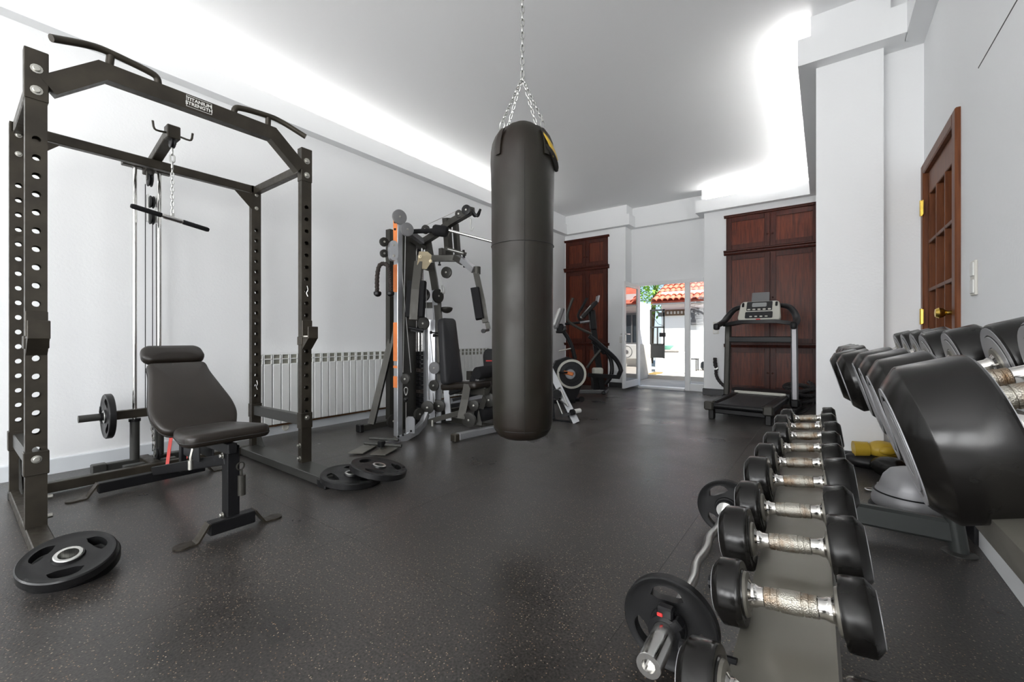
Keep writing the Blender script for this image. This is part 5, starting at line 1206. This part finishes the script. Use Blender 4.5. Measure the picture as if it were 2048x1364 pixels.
MB().pipe([A(938, 435, 4.1), A(943, 440, 4.1), A(940, 455, 4.1), A(943, 464, 4.1), A(946, 455, 4.1)], .006, 6, smooth=1).build('snap_hook', 'zinc', gy)
MB().pipe([A(884, 570, 4.3), A(888, 574, 4.3), A(889, 588, 4.3), A(885, 586, 4.3), A(882, 576, 4.3)], .006, 6, True, 1).build('snap_hook', 'zinc', gy)
# tricep rope
trp = thing('tricep_rope', 'black braided tricep rope with ball ends hanging from the cable gym', 'cable rope', A(762, 520, 3.9))
twisted_rope([A(772, 528, 3.92), A(762, 527, 3.92), A(757, 534, 3.9), A(754, 552, 3.9), A(754, 583, 3.9)], .021, pitch=.055).build('strand', 'rope_dark', trp, 60)
twisted_rope([A(772, 528, 3.92), A(777, 533, 3.88), A(780, 552, 3.88), A(782, 583, 3.88)], .021, pitch=.055).build('strand', 'rope_dark', trp, 60)
for q in ((755, 583, 3.9), (781, 583, 3.88)):
    MB().lathe([(0, .0), (.03, .0), (.036, -.01), (.034, -.03), (.02, -.045), (0, -.05)], A(*q), (0, 0, 1), 18).build('ball_end', 'black_rubber', trp)
MB().pipe([A(768, 500, 3.93), A(765, 508, 3.93), A(770, 516, 3.93), A(771, 527, 3.93)], .006, 8, smooth=1).build('carabiner', 'zinc', trp)
# chrome lat bar held on the machine
lt = thing('lat_bar', 'long chrome lat bar with black foam grip lying across the cable gym', 'lat bar', A(900, 465, 4.1))
MB().tube(A(898, 461, 4.0), A(1060, 503, 3.84), .014).build('bar', 'chrome', lt)
MB().tube(A(1057, 502, 3.842), A(1082, 512, 3.80), .022).build('bent_grip', 'foam', lt)
MB().lathe([(0, 0), (.045, .0), (.054, .015), (.054, .12), (.045, .135), (0, .135)], A(867, 460, 4.02), A(897, 464, 4.0) - A(867, 460, 4.02), 20).build('end_grip', 'foam', lt)
MB().tube(A(826, 463, 4.05), A(869, 461, 4.02), .022).build('bent_grip', 'foam', lt)

# ------------------------------------------------------------------ grey bench half hidden by the bag
b2 = thing('utility_bench', 'grey padded incline bench with red stripe half hidden behind the punching bag', 'bench', A(985, 790, 5.3))
q0 = A(972, 790, 5.2); xr_ = V((CS, SN, 0))
Mq = Matrix.Translation(A(985, 748, 5.25)) @ Matrix((V((.95, .3, 0)).normalized(), V((-.18, .10, .97)).normalized(), V((0, 0, 1)))).transposed().to_4x4()
e1 = V((.87, .5, 0)).normalized(); e2 = V((-.28, .22, .93)).normalized(); e3 = e1.cross(e2).normalized(); e2 = e3.cross(e1)
Mq = Matrix.Translation(A(988, 745, 5.3)) @ Matrix((e1, e2, e3)).transposed().to_4x4()
up2 = MB().pad(rounded([(-.12, 0), (.12, 0), (.14, .22), (.12, .30), (-.12, .30), (-.15, .22)], .05), .06, Mq, .02).build('back_pad', 'pad_grey', b2, 50)
MB().prism([(-.10, .125), (.10, .125), (.10, .142), (-.10, .142)], .003, Mq @ Matrix.Translation((0, 0, .0655))).build('stripe', 'red_print', up2, 0)
MB().pad(rounded([(-.13, -.42), (.13, -.42), (.15, -.05), (-.15, -.05)], .04), .06, Matrix.Translation(A(990, 757, 5.25)) @ Matrix.Rotation(.53, 4, 'Z'), .02).build('seat_pad', 'pad_grey', b2, 50)
sb = A(990, 760, 5.3)
sq('frame', [V((sb.x, sb.y, .08)), V((sb.x, sb.y, sb.z - .02))], .06, 'gym_metal', (1, 0, 0), parent=b2)
MB().box((sb.x, sb.y, .035), (.5, .08, .06), Matrix.Rotation(.5, 3, 'Z'), .01).build('foot', 'gym_metal', b2, 0)

# ------------------------------------------------------------------ slanted sit up frame right of the bag
su = thing('sit_up_frame', 'slanted black and silver sit-up bench frame standing right of the bag', 'sit-up bench', A(1135, 845, 4.7))
def PY_(nm, pts, r, m, par, n=10, sm=1): return MB().pipe(pts, r, n, smooth=sm).build(nm, m, par)
sq('main_rail', [A(1098, 735, 5.0), A(1153, 846, 4.68)], .075, 'gym_silver', (.6, -.8, 0), .045, parent=su)
sq('inner_rail', [A(1092, 740, 5.0), A(1147, 846, 4.70)], .05, 'dark_metal', (.6, -.8, 0), .05, parent=su)
MB().tube(A(1145, 824, 4.66), A(1160, 821, 4.72), .026).build('cross_tube', 'white_plastic', su)
MB().tube(A(1143, 825, 4.64), A(1147, 824, 4.66), .034).build('tube_cap', 'black_plastic', su)
MB().lathe([(0, 0), (.05, 0), (.055, .01), (.055, .05), (.05, .06), (0, .06)], A(1114, 789, 4.75), VW, 24).build('roller', 'black_rubber', su)
for a, b in (((1120, 775), (1136, 812)), ((1136, 812), (1121, 800)), ((1114, 801), (1125, 828)), ((1116, 778), (1121, 775))): MB().tube(A(*a, 4.72), A(*b, 4.70), .009).build('rod', 'zinc', su)
sq('foot_link', [A(1123, 831, 4.7), A(1146, 826, 4.66)], .03, 'black_plastic', parent=su)
sq('rear_leg', [A(1100, 760, 5.05), A(1106, 838, 4.95)], .05, 'dark_metal', (.6, -.8, 0), parent=su)
sq('floor_bar', [A(1108, 842, 4.85), A(1150, 846, 4.70)], .04, 'dark_metal', parent=su)

# ------------------------------------------------------------------ exercise bike
bk = thing('exercise_bike', 'upright exercise bike with round flywheel cover and orange crank', 'exercise bike', A(1140, 803, 6.15))
fc = A(1143, 748, 6.0); ax = -VW
body = MB(); ob = [A(1112, 722, 6.05), A(1135, 714, 6.05), A(1155, 720, 6.05), A(1167, 738, 6.05), A(1170, 752, 6.05), A(1157, 788, 6.05), A(1150, 800, 6.05), A(1122, 800, 6.05), A(1105, 780, 6.05), A(1100, 745, 6.05)]
k_ = len(ob); body.add(ob + [p + VW * .14 for p in ob], [list(range(k_)), list(range(k_, 2 * k_))[::-1]] + [[i, (i + 1) % k_, k_ + (i + 1) % k_, k_ + i] for i in range(k_)])
body.build('housing', 'black_plastic', bk, 30)
rw_ = 29 / FOC * 6
MB().ringlathe([(rw_ * .86, -.02), (rw_ * .86, .03), (rw_, .03), (rw_ * 1.02, .0), (rw_, -.02)], fc, ax, 40).build('cover_ring', 'cream_plastic', bk)
MB().lathe([(0, .02), (rw_ * .55, .02), (rw_ * .56, .01), (rw_ * .86, .005), (rw_ * .86, -.02), (0, -.02)], fc, ax, 40).build('cover_disc', 'pad_grey', bk)
MB().lathe([(0, .04), (rw_ * .33, .04), (rw_ * .36, .025), (rw_ * .36, .01), (0, .01)], fc + xr_ * -.02, ax, 30).build('crank_disc', 'gym_silver', bk)
MB().beam(fc + ax * .05 + xr_ * .02, fc + ax * .05 - xr_ * .12 + V((0, 0, .03)), .05, .02, ax, .008).build('crank_arm', 'orange_tape', bk, 0)
MB().box(fc + ax * .10 - xr_ * .13 + V((0, 0, .03)), (.09, .1, .025), None, .006).build('pedal', 'black_plastic', bk, 0)
PY_('steering_post', [A(1150, 718, 6.1), A(1146, 700, 6.1), A(1138, 680, 6.1), A(1128, 664, 6.1)], .03, 'black_plastic', bk)
MB().beam(A(1113, 657, 6.1), A(1127, 657, 6.1), .06, .14, (0, 0, 1), .02).build('console_base', 'black_plastic', bk, 0)
MB().box(A(1118, 637, 6.1), (.05, .22, .32), Matrix.Rotation(YAW, 3, 'Z') @ Matrix.Rotation(.35, 3, 'Y'), .02).build('console', 'shutter_grey', bk, 0)
MB().box(A(1113, 634, 6.1), (.03, .2, .26), Matrix.Rotation(YAW, 3, 'Z') @ Matrix.Rotation(.35, 3, 'Y'), .01).build('console_front', 'white_plastic', bk, 0)
PY_('handlebar', [A(1112, 664, 6.0), A(1125, 663, 6.0), A(1131, 660, 6.0), A(1129, 652, 6.0)], .018, 'black_plastic', bk)
MB().tube(A(1118, 702, 6.0), A(1142, 697, 6.0), .010).build('adjuster', 'steel_bolt', bk)
MB().beam(A(1128, 800, 6.05), A(1160, 799, 6.35), .06, .05, (0, 0, 1), .01).build('stabiliser', 'black_plastic', bk, 0)
MB().lathe([(0, -.03), (.038, -.03), (.04, 0), (.038, .03), (0, .03)], A(1163, 798, 6.0), ax, 18).build('transport_wheel', 'black_rubber', bk)
MB().beam(A(1100, 803, 6.1), A(1150, 803, 6.15), .06, .05, (0, 0, 1), .01).build('base', 'black_plastic', bk, 0)

# ------------------------------------------------------------------ elliptical trainer
el = thing('elliptical_trainer', 'black elliptical trainer with curved rails beside the open glass door', 'elliptical trainer', A(1195, 790, 7.0))
DE = 6.85
sq('mast', [A(1205, 783, DE), A(1196, 720, DE), A(1186, 652, DE), A(1184, 620, DE)], .09, 'black_plastic', VW, .05, parent=el)
MB().beam(A(1187, 660, DE), A(1183, 620, DE), .10, .14, VW, .02).build('mast_head', 'black_plastic', el, 0)
MB().beam(A(1163, 636, DE), A(1192, 604, DE), .055, .24, VW, .012).build('console', 'black_plastic', el, 0)
MB().beam(A(1162, 635, DE - .02), A(1182, 611, DE - .02), .02, .06, VW, .004).build('console_trim', 'white_plastic', el, 0)
sq('tablet_rest', [A(1188, 609, DE), A(1194, 604, DE), A(1196, 592, DE)], .022, 'gym_silver', VW, .2, parent=el)
for dD, nm in ((-.25, 'near'), (.25, 'far')):
    D = DE + dD; o = 0 if dD < 0 else 1
    if not o:
        PY_('moving_handle', [A(1146, 596, D), A(1140, 612, D), A(1133, 632, D), A(1137, 644, D), A(1155, 655, D), A(1183, 668, D)], .022, 'gym_metal', el, sm=2)
        PY_('swing_arm', [A(1178, 672, D), A(1192, 682, D), A(1212, 700, D), A(1230, 716, D), A(1240, 732, D), A(1242, 742, D)], [.045, .05, .05, .04, .04, .04, ][:6] if False else .035, 'black_plastic', el, sm=2)
        sq('pedal_rail', [A(1242, 740, D), A(1236, 754, D), A(1176, 750, D)], .06, 'black_plastic', VW, .05, parent=el)
    else:
        PY_('moving_handle', [A(1174, 596, D), A(1166, 612, D), A(1156, 628, D), A(1157, 637, D), A(1168, 645, D)], .022, 'dark_metal', el, sm=2)
        PY_('swing_arm', [A(1190, 680, D), A(1208, 698, D), A(1221, 715, D), A(1225, 735, D), A(1222, 755, D), A(1210, 768, D)], .035, 'black_plastic', el, sm=2)
PY_('grip', [A(1130, 648, DE), A(1160, 645, DE)], .022, 'black_plastic', el); PY_('grip', [A(1160, 645, DE), A(1183, 642, DE)], .024, 'gym_silver', el)
MB().beam(A(1186, 680, DE - .1), A(1212, 706, DE - .1), .10, .10, VW, .02).build('pivot_cover', 'black_plastic', el, 0)
PY_('push_rod', [A(1201, 700, DE - .15), A(1186, 718, DE - .15), A(1174, 736, DE - .15)], .022, 'gym_metal', el)
MB().box(A(1195, 742, DE - .2), (.17, .1, .11), Matrix.Rotation(YAW, 3, 'Z'), .03, 2).build('pedal', 'cream_plastic', el, 0)
qb = [A(1186, 753, DE), A(1208, 753, DE), A(1211, 782, DE), A(1187, 782, DE)]
MB().add(qb + [p + VW * .18 for p in qb], [[0, 1, 2, 3], [7, 6, 5, 4], [0, 4, 5, 1], [1, 5, 6, 2], [2, 6, 7, 3], [3, 7, 4, 0]]).build('motor_cover', 'black_plastic', el, 0)
MB().beam(A(1158, 783, DE), A(1212, 783, DE), .12, .06, (0, 0, 1), .012).build('base', 'shutter_grey', el, 0)
MB().beam(A(1207, 786, DE - .25), A(1215, 780, DE + .25), .06, .05, (0, 0, 1), .012).build('stabiliser', 'black_plastic', el, 0)
